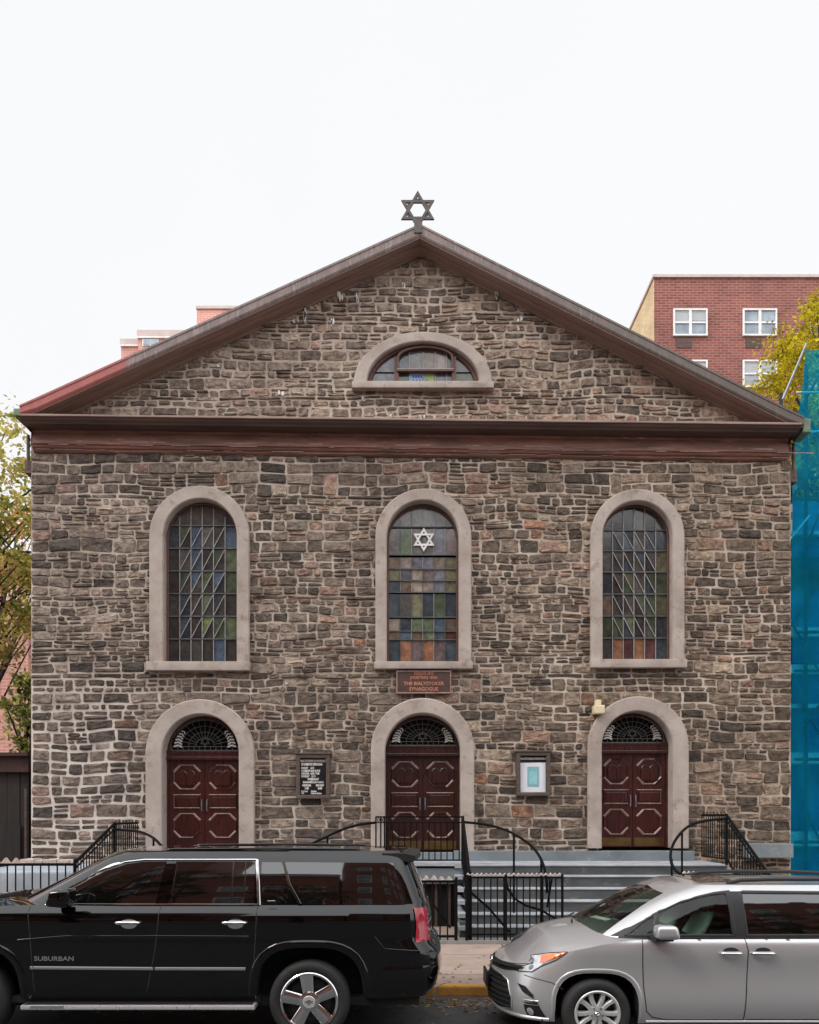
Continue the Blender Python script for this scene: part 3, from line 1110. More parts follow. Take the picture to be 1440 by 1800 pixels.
ax0, ax1 = WX(698, YL), WX(797, YL)
ap = arch_path(ax0, ax1, WZ(655, YL), WZ(612, YL), n=16, rz=WZ(612, YL) - WZ(632, YL))
ap2 = arch_path(ax0 + .045, ax1 - .045, WZ(655, YL), WZ(616, YL), n=16, rz=WZ(616, YL) - WZ(634, YL))
arch_ring(ap, ap2, YL - .10, YL - .02, YL - .02, mb=sa, ch=.008)
sa.box(ax0, ax1, YL - .11, YL - .02, WZ(656, YL) - .015, WZ(654, YL) + .012)
sa.build('sash', M['window_wood'], lun)
ld = MB()
for px in (720, 744, 765, 785): ld.box(WX(px, YL) - .009, WX(px, YL) + .009, YL - .03, YL - .01, i_[2] + .03, WZ(620, YL))
ld.box(ax0, ax1, YL - .115, YL - .105, WZ(654.5, YL), WZ(653, YL))
ld.build('leading', M['lead'], lun)

# --- doors
def octagon(cx, cz, w, h, c):
    return [(cx - w + c, cz + h), (cx + w - c, cz + h), (cx + w, cz + h - c), (cx + w, cz - h + c), (cx + w - c, cz - h), (cx - w + c, cz - h), (cx - w, cz - h + c), (cx - w, cz + h - c)]


def trim_loop(mb, pts, w, y, worn_glint, rnd):
    n = len(pts)
    cx = sum(p[0] for p in pts) / n; cz = sum(p[1] for p in pts) / n
    for k in range(n):
        p, q = pts[k], pts[(k + 1) % n]
        mi = 1 if (k in worn_glint and rnd.random() < .9) else 0
        ins = lambda a: (cx + (a[0] - cx) * (1 - w / abs(max(abs(a[0] - cx), .08))), cz + (a[1] - cz) * (1 - w / max(abs(a[1] - cz), .08) * .7))
        pi, qi = ins(p), ins(q)
        pm_, qm = ((p[0] + pi[0]) / 2, (p[1] + pi[1]) / 2), ((q[0] + qi[0]) / 2, (q[1] + qi[1]) / 2)
        mb.add([(p[0], y, p[1]), (q[0], y, q[1]), (qm[0], y - .022, qm[1]), (pm_[0], y - .022, pm_[1]), (qi[0], y - .002, qi[1]), (pi[0], y - .002, pi[1])],
               [(0, 1, 2, 3), (3, 2, 4, 5)], mi)


YD = 16.43


def make_door(k, wood, label, plate, transom):
    o, i = DOOR[k]['o'], DOOR[k]['i']
    sur = MB()
    arch_ring(arch_path(*o[:4]), arch_path(*i[:4]), SF - .02, WALL_D + .01, YD + .06, mb=sur)
    sur.build('door_surround', M['surround'], syn, smooth=40)
    xl, xr, zb, zt, _ = i
    zt1, zt0 = WZ(transom[0], YD), WZ(transom[1], YD)
    fr = MB()
    fr.bbox(xl, xr, YD - .06, YD + .04, zt0 + .06, zt1 - .045, .012)
    fr.bbox(xl, xr, YD - .09, YD + .04, zt0 + .015, zt0 + .075, .01)
    fr.bbox(xl, xr, YD - .075, YD + .04, zt1 - .06, zt1 - .01, .01)
    fr.box(xl - .02, xl + .04, YD - .04, YD + .05, zb, zt0 + .02)
    fr.box(xr - .04, xr + .02, YD - .04, YD + .05, zb, zt0 + .02)
    # frame of the fanlight
    e = .075
    rx = (xr - xl) / 2
    rz = zt - zt1
    arch_ring(arch_path(xl - .02, xr + .02, zt1, zt + .02, rz=rz + .02), arch_path(xl + e, xr - e, zt1, zt - e, rz=rz - e), YD - .02, YD + .05, YD + .05, mb=fr, ch=.015)
    d = fr.build('double_door', wood, syn)
    if label: d['label'] = label
    rnd = random.Random(k)
    xm = (xl + xr) / 2
    for s in (-1, 1):
        la, lb = (xl + .04, xm - .004) if s < 0 else (xm + .004, xr - .04)
        H = zt0 - zb
        lf = MB()
        lf.box(la, lb, YD, YD + .05, zb + .01, zt0 + .015, 0)
        w = (lb - la) / 2
        cx = (la + lb) / 2
        pw = w * .80
        for (f0, f1, oct_) in ((.045, .325, 1), (.375, .535, 0), (.585, .865, 1)):
            z1, z0 = zt0 - f0 * H, zt0 - f1 * H
            cz, hh = (z0 + z1) / 2, (z1 - z0) / 2
            c = hh * .52 if oct_ else .001
            pts = octagon(cx, cz, pw, hh, c) if oct_ else [(cx - pw, z1), (cx + pw, z1), (cx + pw, z0), (cx - pw, z0)]
            worn_glint = (0, 4, 3, 5, 1, 7) if oct_ else (0, 2)  # pale segments: sky highlight on upper edges painted in, plus worn paint
            trim_loop(lf, pts, .04, YD - .001, worn_glint, rnd)
            if oct_:
                lf.add([(x_, YD - .004, z_) for x_, z_ in octagon(cx, cz, pw - .09, hh - .09, c * .75)], [tuple(range(8))], 0)
                if f0 < .1:                       # carved twin tablets
                    for q in (-1, 1):
                        tp = arch_path(cx + q * .085 - .08, cx + q * .085 + .08, cz - .17, cz + .13, n=8)
                        lf.prism(tp, YD - .03, YD - .003, 0)
                        lf.tube([(x_, YD - .03, z_) for x_, z_ in tp[2:11]], .012, 5, 2)
            else:
                lf.bbox(cx - pw + .06, cx + pw - .06, YD - .014, YD, z0 + .055, z1 - .055, .01, 0)
        lo = lf.build('door_leaf', [wood, M['trim_worn_glint'], M['door_dark']], d)
        hx = (lb - .05) if s < 0 else (la + .05)
        hz = zt0 - .50 * H
        hb = MB().tube([(hx, YD, hz + .12), (hx, YD - .05, hz + .11), (hx, YD - .06, hz), (hx, YD - .05, hz - .11), (hx, YD, hz - .12)], .013, 6)
        hb.build('handle', M['steel'], lo)
        if plate:
            MB().bbox(la + .03, lb - .03, YD - .006, YD + .01, zb + .03, zb + .105 * H, .003).build('kick_plate', M['brass'], lo)
    # fanlight
    gl = MB()
    gl.box(xl + .03, xr - .03, YD + .03, YD + .04, zt1 - .01, zt - .02)
    fan = gl.build('fanlight', M['fan_glass'], d)
    tr = MB()
    y0, y1 = YD + .004, YD + .022
    R = rx - .10
    asp = (rz - .09) / R
    zc = zt1 + .09

    def pt(r, th): return (xm + r * R * math.cos(th), (y0 + y1) / 2, zc + r * R * math.sin(th) * (asp if True else 1) * .93)
    for r_ in (.28, .50, .72, .93):
        n_ = 22
        pts_ = [pt(r_, math.pi * (.0 + q / n_)) for q in range(n_ + 1)]
        tr.tube(pts_, .0085, 4)
    for q in range(1, 14):
        th = math.pi * q / 14
        tr.bar(pt(.28, th), pt(.93, th), .011, .012)
    for q in range(3):                             # central star
        pass
    star_outline(tr, xm, zc + .10, .115, .011, y0, y1)
    tr.bar((xl + .06, y0 + .006, zc - .012), (xr - .06, y0 + .006, zc - .012), .016, .014)
    tr.bar((xl + .06, y0 + .006, zc - .085), (xr - .06, y0 + .006, zc - .085), .014, .014)
    for q in range(13):
        x_ = xl + .1 + (xr - xl - .2) * q / 12
        tr.bar((x_, y0 + .006, zc - .085), (x_, y0 + .006, zc - .012), .013, .012)
    tr.build('fan_tracery', M['lead_dark'], fan)
    for s in (-1, 1):
        wl = MB()
        for q, th in enumerate(np.linspace(.06, .72, 6)):
            a = th if s > 0 else math.pi - th
            L = .095 * (1 - q * .10)
            c0 = pt(.82, a)
            rad = Vector((math.cos(a), 0, math.sin(a)))
            tan = Vector((-math.sin(a), 0, math.cos(a))) * s
            c0 = Vector((c0[0], y0 - .004, c0[2]))
            wl.bar(c0 - tan * .01, c0 + rad * L * .9 + tan * -.05 * .9, .034 - q * .0025, .006)
            wl.bar(c0 - tan * .01, c0 - rad * L * .9 + tan * -.05 * .9, .034 - q * .0025, .006)
        wl.build('leaf_spray', M['white_paint'], fan)
    return d


make_door(0, M['door'], 'oxblood double door of the bay behind the black vehicle', False, (1319, 1337))
make_door(1, M['door_dark'], 'dark oak double door behind the iron balcony railing', True, (1310, 1331))
make_door(2, M['door'], 'red brown double door above the open steps', True, (1305, 1326))

# dark body behind doors and glass
MB().box(XL + .6, XR - .6, 16.6, 16.7, 0, 9.9).box(-1.4, 1.9, 16.6, 16.7, 9.9, 12).build('inner_wall', M['black'], syn)
# base blocks: water table right, capped ledge left
lb = MB()
lb.bbox(WX(1313, 15.95), WX(1394, 15.95), 15.92, WALL_D + .1, WZ(1508, 15.95), WZ(1483, 15.95), .015)
lb.build('base_course', M['teal_paint'], syn)
l2 = MB()
x = XL - .05
rr = random.Random(2)
while x < WX(165, 15.9):
    w = rr.uniform(.16, .3)
    l2.bbox(x, x + w - .012, 15.82, WALL_D + .1, WZ(1521, 15.9), WZ(1511, 15.9) + rr.uniform(-.012, .012), .012)
    x += w
l2.build('base_ledge', M['white_flake'], syn)
# pale droppings and lime splashes on the gable stones
ws = MB()
for px, py, h in ((598, 522, 14), (629, 523, 12), (533, 553, 16), (583, 565, 10), (707, 503, 10), (873, 521, 12), (914, 562, 10), (914, 575, 7), (520, 565, 6), (494, 690, 8), (690, 730, 7), (742, 733, 6), (640, 700, 5), (386, 600, 9), (386, 640, 6), (1011, 620, 8)):
    for q in range(3):
        x_, z_ = WX(px + rr.uniform(-4, 4), 16.12), WZ(py + rr.uniform(-h * .4, h * .4), 16.12)
        w_, l_ = rr.uniform(.012, .03), rr.uniform(.3, .6) * h / 86
        ws.add([(x_ - w_ * .6, 16.128, z_ + l_), (x_ + w_ * .5, 16.128, z_ + l_), (x_ + w_, 16.128, z_), (x_ + w_ * .3, 16.128, z_ - l_), (x_ - w_ * .8, 16.128, z_ - l_ * .3)], [(0, 1, 2, 3, 4)])
ws.build('lime_stain', M['white_paint'], syn)
adopt(syn)

# --- things fixed to the front
fin = thing('star_finial', 'bronze six pointed star standing on the gable peak', 'finial', (APEX[0], RD + .12, APEX[1]))
fm = MB()
fcx, fcz = WX(734.5, RD + .12), WZ(369.5, RD + .12)
R = WZ(336, RD + .12) - fcz
star_outline(fm, fcx, fcz, R, .05, RD + .10, RD + .14)
for k in range(6):
    th = math.pi / 2 + k * math.pi / 3
    c = (fcx + R * .68 * math.cos(th), fcz + R * .68 * math.sin(th))
    for q in range(8):
        pass
# solid points with a bored hole each
for k in range(6):
    th = math.pi / 2 + k * math.pi / 3
    tip = Vector((fcx + R * math.cos(th), 0, fcz + R * math.sin(th)))
    ri = R / math.sqrt(3)
    a = Vector((fcx + ri * math.cos(th - math.pi / 6), 0, fcz + ri * math.sin(th - math.pi / 6)))
    bb = Vector((fcx + ri * math.cos(th + math.pi / 6), 0, fcz + ri * math.sin(th + math.pi / 6)))
    cen = (tip + a + bb) / 3
    hole_r = .026
    n = 12
    tri = []
    for q in range(n):                              # outline resampled against the hole
        ang = 2 * math.pi * q / n
        dirv = Vector((math.cos(ang), 0, math.sin(ang)))
        best = 9
        for p0, p1 in ((tip, a), (a, bb), (bb, tip)):
            e1 = p1 - p0
            den = dirv.x * e1.z - dirv.z * e1.x
            if abs(den) < 1e-9: continue
            w_ = p0 - cen
            t_ = (w_.x * e1.z - w_.z * e1.x) / den
            u_ = (w_.x * dirv.z - w_.z * dirv.x) / den
            if t_ > 0 and -1e-6 <= u_ <= 1 + 1e-6: best = min(best, t_)
        tri.append((cen + dirv * best * .999, cen + dirv * hole_r))
    for q in range(n):
        p0, h0 = tri[q]; p1, h1 = tri[(q + 1) % n]
        for y in (RD + .112, RD + .128):
            fm.add([(p0.x, y, p0.z), (p1.x, y, p1.z), (h1.x, y, h1.z), (h0.x, y, h0.z)], [(0, 1, 2, 3)])
fm.build('star', M['star_metal'], fin)
MB().bbox(APEX[0] - .11, APEX[0] + .05, RD - .012, RD + .18, APEX[1] - .2, fcz - R * .72, .015).build('stem', M['star_metal'], fin)
adopt(fin)

pl = thing('name_plaque', 'brown plaque with copper lettering between the middle window and the middle door', 'plaque', (WX(745, 16.05), 16.1, WZ(1219, 16.1)))
x0, x1, z0, z1 = WX(697, 16.1), WX(793, 16.1), WZ(1219, 16.1), WZ(1179, 16.1)
MB().bbox(x0 + .02, x1 - .02, 16.09, 16.2, z0 + .02, z1 - .02, .005).build('panel', M['plaque'], pl)
fb = MB()
for a in ((x0, x1, z1 - .025, z1), (x0, x1, z0, z0 + .025)): fb.box(a[0], a[1], 16.075, 16.2, a[2], a[3])
for a in ((x0, x0 + .022), (x1 - .022, x1)): fb.box(a[0], a[1], 16.078, 16.2, z0 + .02, z1 - .02)
fb.build('frame', M['trim_worn_glint'], pl)
xm = (x0 + x1) / 2
for body, sz, z in (('\u05EA\u05E1\u05E0\u05DB\u05D4 \u05EA\u05D9\u05D1', .085, WZ(1184.5, 16.1)), ('\u05E7\u05D5\u05D8\u05E1\u05D9\u05DC\u05D0\u05D9\u05D1 \u05D9\u05E9\u05E0\u05D0', .085, WZ(1191.5, 16.1)), ('THE BIALYSTOKER', .098, WZ(1202, 16.1)), ('SYNAGOGUE', .098, WZ(1211.5, 16.1))):
    text_mesh('lettering', body, sz, (xm, 16.086, z), M['plaque_text'], pl, extrude=.004)
adopt(pl)


def notice_board(px0, px1, py0, py1, label):
    d = 16.08
    x0, x1, z0, z1 = WX(px0, d), WX(px1, d), WZ(py1, d), WZ(py0, d)
    t = thing('notice_board', label, 'notice board', ((x0 + x1) / 2, 16.2, z0), 'framed notice boards on the stone front')
    f = MB()
    fw = .075
    for a in ((x0, x1, z1 - fw, z1), (x0, x1, z0, z0 + fw)): f.bbox(a[0], a[1], d - .04, 16.2, a[2], a[3], .012)
    for a in ((x0, x0 + fw), (x1 - fw, x1)): f.bbox(a[0], a[1], d - .038, 16.2, z0 + fw - .005, z1 - fw + .005, .012)
    f.bbox(x0 - .03, x1 + .03, d - .06, 16.2, z1, z1 + .03, .008)
    f.build('frame', M['board_frame'], t)
    MB().box(x0 + fw - .01, x1 - fw + .01, d + .03, d + .05, z0 + fw - .01, z1 - fw + .01).build('panel', M['board_black'], t)
    return t, x0 + fw, x1 - fw, z0 + fw, z1 - fw, d + .026


t, a0, a1, b0, b1, yy = notice_board(521, 580, 1326, 1404, 'black letter board with white service times between the left and middle doors')
wm = (a1 + a0) / 2
hh = b1 - b0
MB().box(a0 + .005, a1 - .005, yy - .004, yy + .004, b1 - .10, b1 - .012).build('header_strip', M['board_frame'], t)
text_mesh('lettering', 'BIALYSTOKER SYNAGOGUE', .052, (wm, yy - .008, b1 - .055), M['white_paint'], t, xscale=.80)
for body, sz, fx, fz, al in (('SHABBOS MINCHA', .058, .04, .17, 'LEFT'), ('FRIDAY', .05, .04, .27, 'LEFT'), ('6:15', .05, .40, .27, 'LEFT'), ('SHABBOS', .05, .04, .345, 'LEFT'), ('8:45 & 9:15', .05, .40, .345, 'LEFT'), ('MINCHA', .05, .04, .42, 'LEFT'), ('6:00 / 7:00', .05, .40, .42, 'LEFT'),
                             ('SUNDAY', .05, .04, .495, 'LEFT'), ('8 / 9', .05, .44, .495, 'LEFT'), ('WEEKDAY', .055, .5, .575, 'CENTER'), ('SHACHARIS 6:30 7 & 8:15', .046, .5, .655, 'CENTER'), ('MINCHA', .052, .25, .74, 'CENTER'), ('MAARIV', .052, .76, .74, 'CENTER'), ('1:45', .055, .25, .82, 'CENTER'), ('8:40', .055, .76, .82, 'CENTER'),
                             ('Daf Yomi', .04, .04, .90, 'LEFT'), ('7:00', .04, .04, .955, 'LEFT'), ('Kiddush', .04, .42, .90, 'LEFT'), ('Follows Service', .04, .42, .955, 'LEFT')):
    text_mesh('lettering', body, sz * 1.16, (a0 + (a1 - a0) * fx, yy - .008, b1 - hh * fz), M['white_paint'], t, align=al, xscale=.76 if sz > .05 else .72, bold=.045)
adopt(t)
t, a0, a1, b0, b1, yy = notice_board(908, 967, 1322, 1399, 'dark wood notice board holding a white and teal poster')
text_mesh('lettering', 'BIALYSTOKER SYNAGOGUE', .058, ((a0 + a1) / 2, yy - .012, b1 - .06), M['white_paint'], t, xscale=.74)
po = MB()
po.add([(a0 + .012, yy - .01, b0 + .0), (a1 - .01, yy - .01, b0 - .004), (a1 - .012, yy - .006, b1 - .135), (a0 + .008, yy - .004, b1 - .14)], [(0, 1, 2, 3)])
p = po.build('poster', M['poster'], t)
px_, pz_ = a0 + (a1 - a0) * .5, b0 + (b1 - b0) * .43
im = MB()
im.box(px_ - .115, px_ + .115, yy - .016, yy - .013, pz_ - .2, pz_ + .2)
im.build('print', M['poster_teal'], p)
im = MB().prism(arch_path(px_ - .08, px_ + .08, pz_ - .16, pz_ + .11, n=10), yy - .019, yy - .017)
im.build('print', pm('pale_teal_print', lin(160, 206, 212), lin(126, 180, 188), 30, .3), p)
adopt(t)

# sticker poster in the lunette
st = thing('window_sign', 'small blue and lime paper sign behind the half round gable window', 'sign', W(747, 668, YL - .03))
xa, xb, za, zb_ = WX(721, YL), WX(763, YL), WZ(672, YL), WZ(656, YL)
xc = xa + (xb - xa) * .6
MB().quad((xa, YL - .012, za), (xc, YL - .012, za), (xc, YL - .012, zb_), (xa, YL - .012, zb_)).build('blue_panel', M['sticker_blue'], st)
MB().quad((xc, YL - .012, za), (xb, YL - .012, za), (xb, YL - .012, zb_), (xc, YL - .012, zb_)).build('lime_panel', M['sticker_lime'], st)
sb = MB()
for q in range(4): sb.box(xa + .05 + q * .055, xa + .085 + q * .055, YL - .016, YL - .014, zb_ - .10, zb_ - .055)
for q in range(5): sb.box(xa + .05 + q * .07, xa + .075 + q * .07, YL - .016, YL - .014, za + .025, za + .05)
sb.build('print', M['ink'], st)
adopt(st)

# wall lamp, floodlights, iron brackets
wl = thing('wall_lamp', 'cream box lamp on the wall at the top left of the right door arch', 'wall lamp', W(1052, 1255, 16.15))
MB().bbox(WX(1043, 16.0), WX(1062, 16.0), 15.92, 16.15, WZ(1255, 16.0), WZ(1240, 16.0), .02).build('housing', M['cream'], wl)
MB().bbox(WX(1047, 16.0), WX(1057, 16.0), 15.98, 16.12, WZ(1240, 16.0) + .001, WZ(1230, 16.0), .02).build('cap', M['cream'], wl)
MB().box(WX(1040, 16.15), WX(1066, 16.15), 16.12, 16.19, WZ(1252, 16.15), WZ(1236, 16.15)).build('back_plate', M['board_frame'], wl)
adopt(wl)
for px, py, lab in ((260, 1186, 'small round floodlight under the left stained glass window'), (1193, 1183, 'small round floodlight under the right stained glass window')):
    fl = thing('floodlight', lab, 'floodlight', W(px, py, 16.15), 'small floodlights under the side windows')
    c = W(px, py, 16.0)
    MB().lathe([(.0, .15), (.03, .15), (.045, .10), (.062, 0), (.066, -.03), (.056, -.035), (.05, -.01), (0, .0)], (c[0], c[1], c[2]), n=16).build('head', M['board_frame'], fl, smooth=True)
    MB().tube([(c[0], c[1] + .12, c[2]), (c[0], 16.19, c[2] + .02)], .022, 6).build('arm', M['dark_brown'], fl)
    adopt(fl)
for px, py, lab in ((535, 1182, 'small iron bracket on the stones left of the name plaque'), (947, 1182, 'small iron bracket on the stones right of the name plaque')):
    ib = MB()
    c = W(px, py, 16.12)
    ib.bbox(c[0] - .07, c[0] + .07, 16.11, 16.19, c[2] - .09, c[2] - .065, .006)
    ib.tube([(c[0], 16.17, c[2] - .06), (c[0], 16.1, c[2] + .05), (c[0] + .05, 16.06, c[2] + .13), (c[0] - .03, 16.06, c[2] + .16)], .011, 6)
    ob = ib.build('iron_bracket', M['board_frame'], None, loc=(c[0], 16.2, c[2]))
    tag(ob, lab, 'bracket', 'iron brackets beside the plaque')
# ------------------------------------------------------------------ ground
KD = 9.78                                           # kerb face


def sheet(name, x0, x1, y0, y1, z, m, n=1):
    mb = MB()
    for i in range(n):
        xa, xb = x0 + (x1 - x0) * i / n, x0 + (x1 - x0) * (i + 1) / n
        mb.quad((xa, y0, z), (xb, y0, z), (xb, y1, z), (xa, y1, z))
    return struct(mb.build(name, m))


sheet('ground', -400, 400, -300, 500, -.02, M['kerb'])
sheet('road', -120, 120, -6.2, KD + .02, 0.0, M['asphalt'], 8)
sw = MB().box(-60, 60, KD + .16, 40, -.01, G0)
struct(sw.build('pavement', M['sidewalk']))
kb = MB()
rr = random.Random(3)
x = -30.0
while x < 30:
    L = 2.4
    kb.bbox(x, x + L - .012, KD, KD + .158, -.05, G0 + rr.uniform(-.004, .004), .025)
    x += L
struct(kb.build('kerb', M['kerb']))
ky = MB()
for xa, xb in ((-1.2, .32), (.335, 1.75)):
    ky.bbox(xa, xb, KD - .004, KD + .155, .015, G0 + .006, .026)
struct(ky.build('kerb_marking', M['kerb_yellow']))
sheet('far_pavement', -60, 60, -13, -6.2, .004, M['sidewalk'])

# crack lines and litter of leaves along the gutter
lv = MB()
for _ in range(2600):
    x = rr.uniform(-4, 9)
    y = KD - abs(rr.gauss(0, .28)) - .03
    if rr.random() < .25: y = KD + abs(rr.gauss(.9, .9)); z = G0 + .005
    else: z = .004
    if y > 12.6: continue
    if rr.random() < .1: y = rr.uniform(7, KD)
    if y < KD: z = .004
    s, a = rr.uniform(.016, .046), rr.uniform(0, 6.28)
    c, sn = math.cos(a), math.sin(a)
    k = rr.uniform(.6, 1.2)
    base = rr.choice([lin(176, 150, 120), lin(190, 170, 142), lin(150, 110, 76), lin(196, 160, 90), lin(120, 92, 70)])
    P = [(-1, 0, 0), (-.2, -.5, .25), (1, 0, .1), (-.1, .5, .3)]
    lv.add([(x + s * (c * p[0] - sn * p[1]), y + s * (sn * p[0] + c * p[1]), z + s * p[2]) for p in P], [(0, 1, 2, 3)], 0, tuple(v * k for v in base[:3]) + (1,))
o = lv.build('fallen_leaves', M['leaf'], fix=False)
o['kind'] = 'stuff'

# ------------------------------------------------------------------ steps and landing
ST0 = 13.3
NOSE = [(1629, 13.3), (1607, 13.6), (1584, 13.9), (1562, 14.2), (1540, 14.5), (1520, 14.8)]
SZ = [WZ(y, d) for y, d in NOSE]
LZ = SZ[-1]
FX0, FX1 = 1.0, 5.92
steps = thing('entrance_steps', 'wide grey stone steps and landing in front of the three doors', 'steps', (2.5, 14.2, G0))


def flight(x0, x1):
    ri, tr = MB(), MB()
    zp = G0
    for k, (z, (py, d)) in enumerate(zip(SZ, NOSE)):
        d1 = 14.8 if k == 5 else NOSE[k][1] + .3
        if k < 5:
            ri.box(x0, x1, d + .02, 14.82, zp - .001, z - .022)
            tr.bbox(x0 - .012, x1 + .012, d, d1 + .05, z - .022, z, .008)
        else:
            ri.box(x0, x1, d + .02, d + .1, zp - .001, z - .03)
        zp = z
    return ri, tr


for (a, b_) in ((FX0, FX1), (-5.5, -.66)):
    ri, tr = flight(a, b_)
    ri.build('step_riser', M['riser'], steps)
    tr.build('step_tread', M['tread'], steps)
lm = MB()
lm.bbox(-5.6, 5.96, 14.8, WALL_D + .05, LZ - .03, LZ, .01)
lm.build('landing', M['tread'], steps)
fm = MB()
fm.box(-.66, 1.0, 14.84, 15.0, LZ - .36, LZ - .07)
fm.box(-.70, 1.02, 14.80, 15.0, LZ - .30, LZ - .26)
fm.build('landing_face', M['teal_paint'], steps)
sl = MB()
sl.bbox(FX0 - .1, WX(1221, 16.0), 15.98, WALL_D + .1, LZ - .01, WZ(1496, 15.98), .012)
sl.bbox(-5.6, FX0 - .1, 15.98, WALL_D + .1, LZ - .01, WZ(1499, 15.98), .012)
sl.build('door_sill', M['teal_paint'], steps)
# white painted ends of the treads beside the basement stair, and the dark areaway
sm = MB()
zp = G0
for z, (py, d) in zip(SZ, NOSE): sm.box(FX0 - .16, FX0 - .03, d - .02, 14.9, z - .06, z + .004)
sm.build('string_edge', M['tread'], steps)
MB().box(FX0 - .15, FX0 - .035, 13.4, 14.9, G0, G0 + .3).build('string_wall', M['riser'], steps)
MB().box(-.66, FX0 - .16, 15.0, 15.1, G0 - .1, LZ - .1).build('area_back', M['black'], steps)
bs = MB()
for q in range(3): bs.bar((.25 + q * .25, 14.95, G0), (.25 + q * .25, 14.95, LZ - .1), .05, .05)
bs.build('basement_door', M['dark_brown'], steps)
ap = MB()
ap.box(-7.6, 7.9, 12.93, 13.28, G0 - .01, G0 + .055)
ap.build('area_plinth', M['kerb'], steps)
adopt(steps)

# ------------------------------------------------------------------ iron work
FD = 13.0


def pickets(root, x0, x1, y, zb, zt, step, r=.011, along='x', y1=None, zt1=None, zb1=None):
    n = max(2, int(round(abs((x1 - x0) if along == 'x' else (y1 - y)) / step)))
    me = None
    for k in range(n + 1):
        t = k / n
        if along == 'x': p = (x0 + (x1 - x0) * t, y)
        else: p = (x0, y + (y1 - y) * t)
        a = zb if zb1 is None else zb + (zb1 - zb) * t
        b_ = zt if zt1 is None else zt + (zt1 - zt) * t
        MB().tube([(p[0], p[1], a), (p[0], p[1], b_)], r, 6).build('picket', M['black_iron'], root)


def scallops(root, x0, x1, y, z, step=.105, r=.05, peaked=False):
    """row of weathered white cast ornaments along the top rail"""
    mb = MB()
    x = x0
    rr_ = random.Random(int(x0 * 100) + 7)
    while x < x1:
        h = r * rr_.uniform(.8, 1.1)
        if peaked:
            mb.add([(x - step * .5, y - .012, z), (x + step * .5, y - .012, z), (x + .012, y - .012, z + h * 1.5), (x - .012, y - .012, z + h * 1.5), (x - step * .5, y + .012, z), (x + step * .5, y + .012, z), (x + .012, y + .012, z + h * 1.5), (x - .012, y + .012, z + h * 1.5)],
                   [(0, 1, 2, 3), (7, 6, 5, 4), (0, 3, 7, 4), (1, 5, 6, 2), (2, 6, 7, 3)])
        else:
            mb.tube([(x - step * .42, y, z + .016), (x - step * .1, y - .012, z + .03 + h * .15), (x + step * .3, y, z + .016)], .02, 6, radii=[.012, .026, .014])
        x += step
    return mb.build('ornament_strip', M['white_flake'], root)


# fence before the right half of the steps
fr = thing('iron_fence', 'black iron fence section with white ornaments before the steps, left of the silver vehicle', 'fence', ((FX0 + 2.5) / 2, FD, G0 + .05), 'iron fence sections along the pavement')
fx0, fx1 = WX(818, FD), WX(988, FD)
zt, zb = WZ(1540, FD), G0 + .06
MB().bar((fx0, FD, zt - .02), (fx1, FD, zt - .02), .035, .02).bar((fx0, FD, zb + .09), (fx1, FD, zb + .09), .03, .02).build_split('rail', M['black_iron'], fr)
pickets(fr, fx0 + .1, fx1 - .1, FD, zb, zt - .02, .105)
for x in (fx0 + .02, WX(889, FD), fx1):
    MB().tube([(x, FD - .03, zb - .01), (x, FD - .03, zt + .03)], .022, 8).build('post', M['black_iron'], fr)
scallops(fr, fx0 + .05, fx1 - .02, FD, zt, .075, .03)
br = MB()
br.tube([(WX(824, FD), FD + .1, WZ(1566, FD)), (WX(860, FD), FD + .12, WZ(1597, FD)), (WX(897, FD), FD + .14, WZ(1640, FD))], .02, 8)
pts = [(889, 1546), (893, 1562), (905, 1580), (925, 1592), (952, 1600), (972, 1612), (985, 1622)]
br.tube([(WX(p, FD + .12), FD + .12, WZ(q, FD + .12)) for p, q in pts], .02, 8)
br.tube([(WX(970, FD + .1), FD + .1, WZ(1545, FD + .1)), (WX(962, FD + .1), FD + .1, WZ(1595, FD + .1))], .018, 8)
br.build('brace', M['black_iron'], fr)
adopt(fr)

# gate in front of the basement entry
gt = thing('iron_gate', 'black iron basement gate with white peaks between the black vehicle and the steps', 'gate', (.2, FD, G0 + .05))
gx0, gx1 = -.6, WX(800, FD)
zt = WZ(1546, FD)
MB().bar((gx0, FD, zt - .03), (gx1, FD, zt - .03), .04, .02).bar((gx0, FD, zb + .06), (gx1, FD, zb + .06), .04, .02).build_split('rail', M['black_iron'], gt)
pickets(gt, gx0, gx1, FD, zb, zt, .125, .012)
MB().bar((WX(762, FD), FD + .05, WZ(1590, FD)), (WX(792, FD), FD + .05, WZ(1632, FD)), .03, .02).build('brace', M['black_iron'], gt)
MB().tube([(gx1 + .02, FD - .02, zb), (gx1 + .02, FD - .02, zt + .04)], .022, 8).build('post', M['black_iron'], gt)
scallops(gt, gx0, gx1 - .08, FD, zt - .01, .125, .05, peaked=True)
adopt(gt)

# right end fence, seen above the silver roof
f2 = thing('iron_fence', 'iron fence section with white ornaments showing just above the silver roof', 'fence', (5, FD, G0 + .05), 'iron fence sections along the pavement')
fx0, fx1 = WX(1197, FD), WX(1300, FD)
zt = WZ(1537, FD)
MB().bar((fx0, FD, zt - .02), (fx1 + .3, FD, zt - .02), .04, .025).bar((fx0, FD, zb + .09), (fx1, FD, zb + .09), .03, .02).build_split('rail', M['black_iron'], f2)
pickets(f2, fx0, fx1, FD, zb, zt - .02, .105)
scallops(f2, fx0 + .06, fx1 - .1, FD, zt, .075, .034)
adopt(f2)

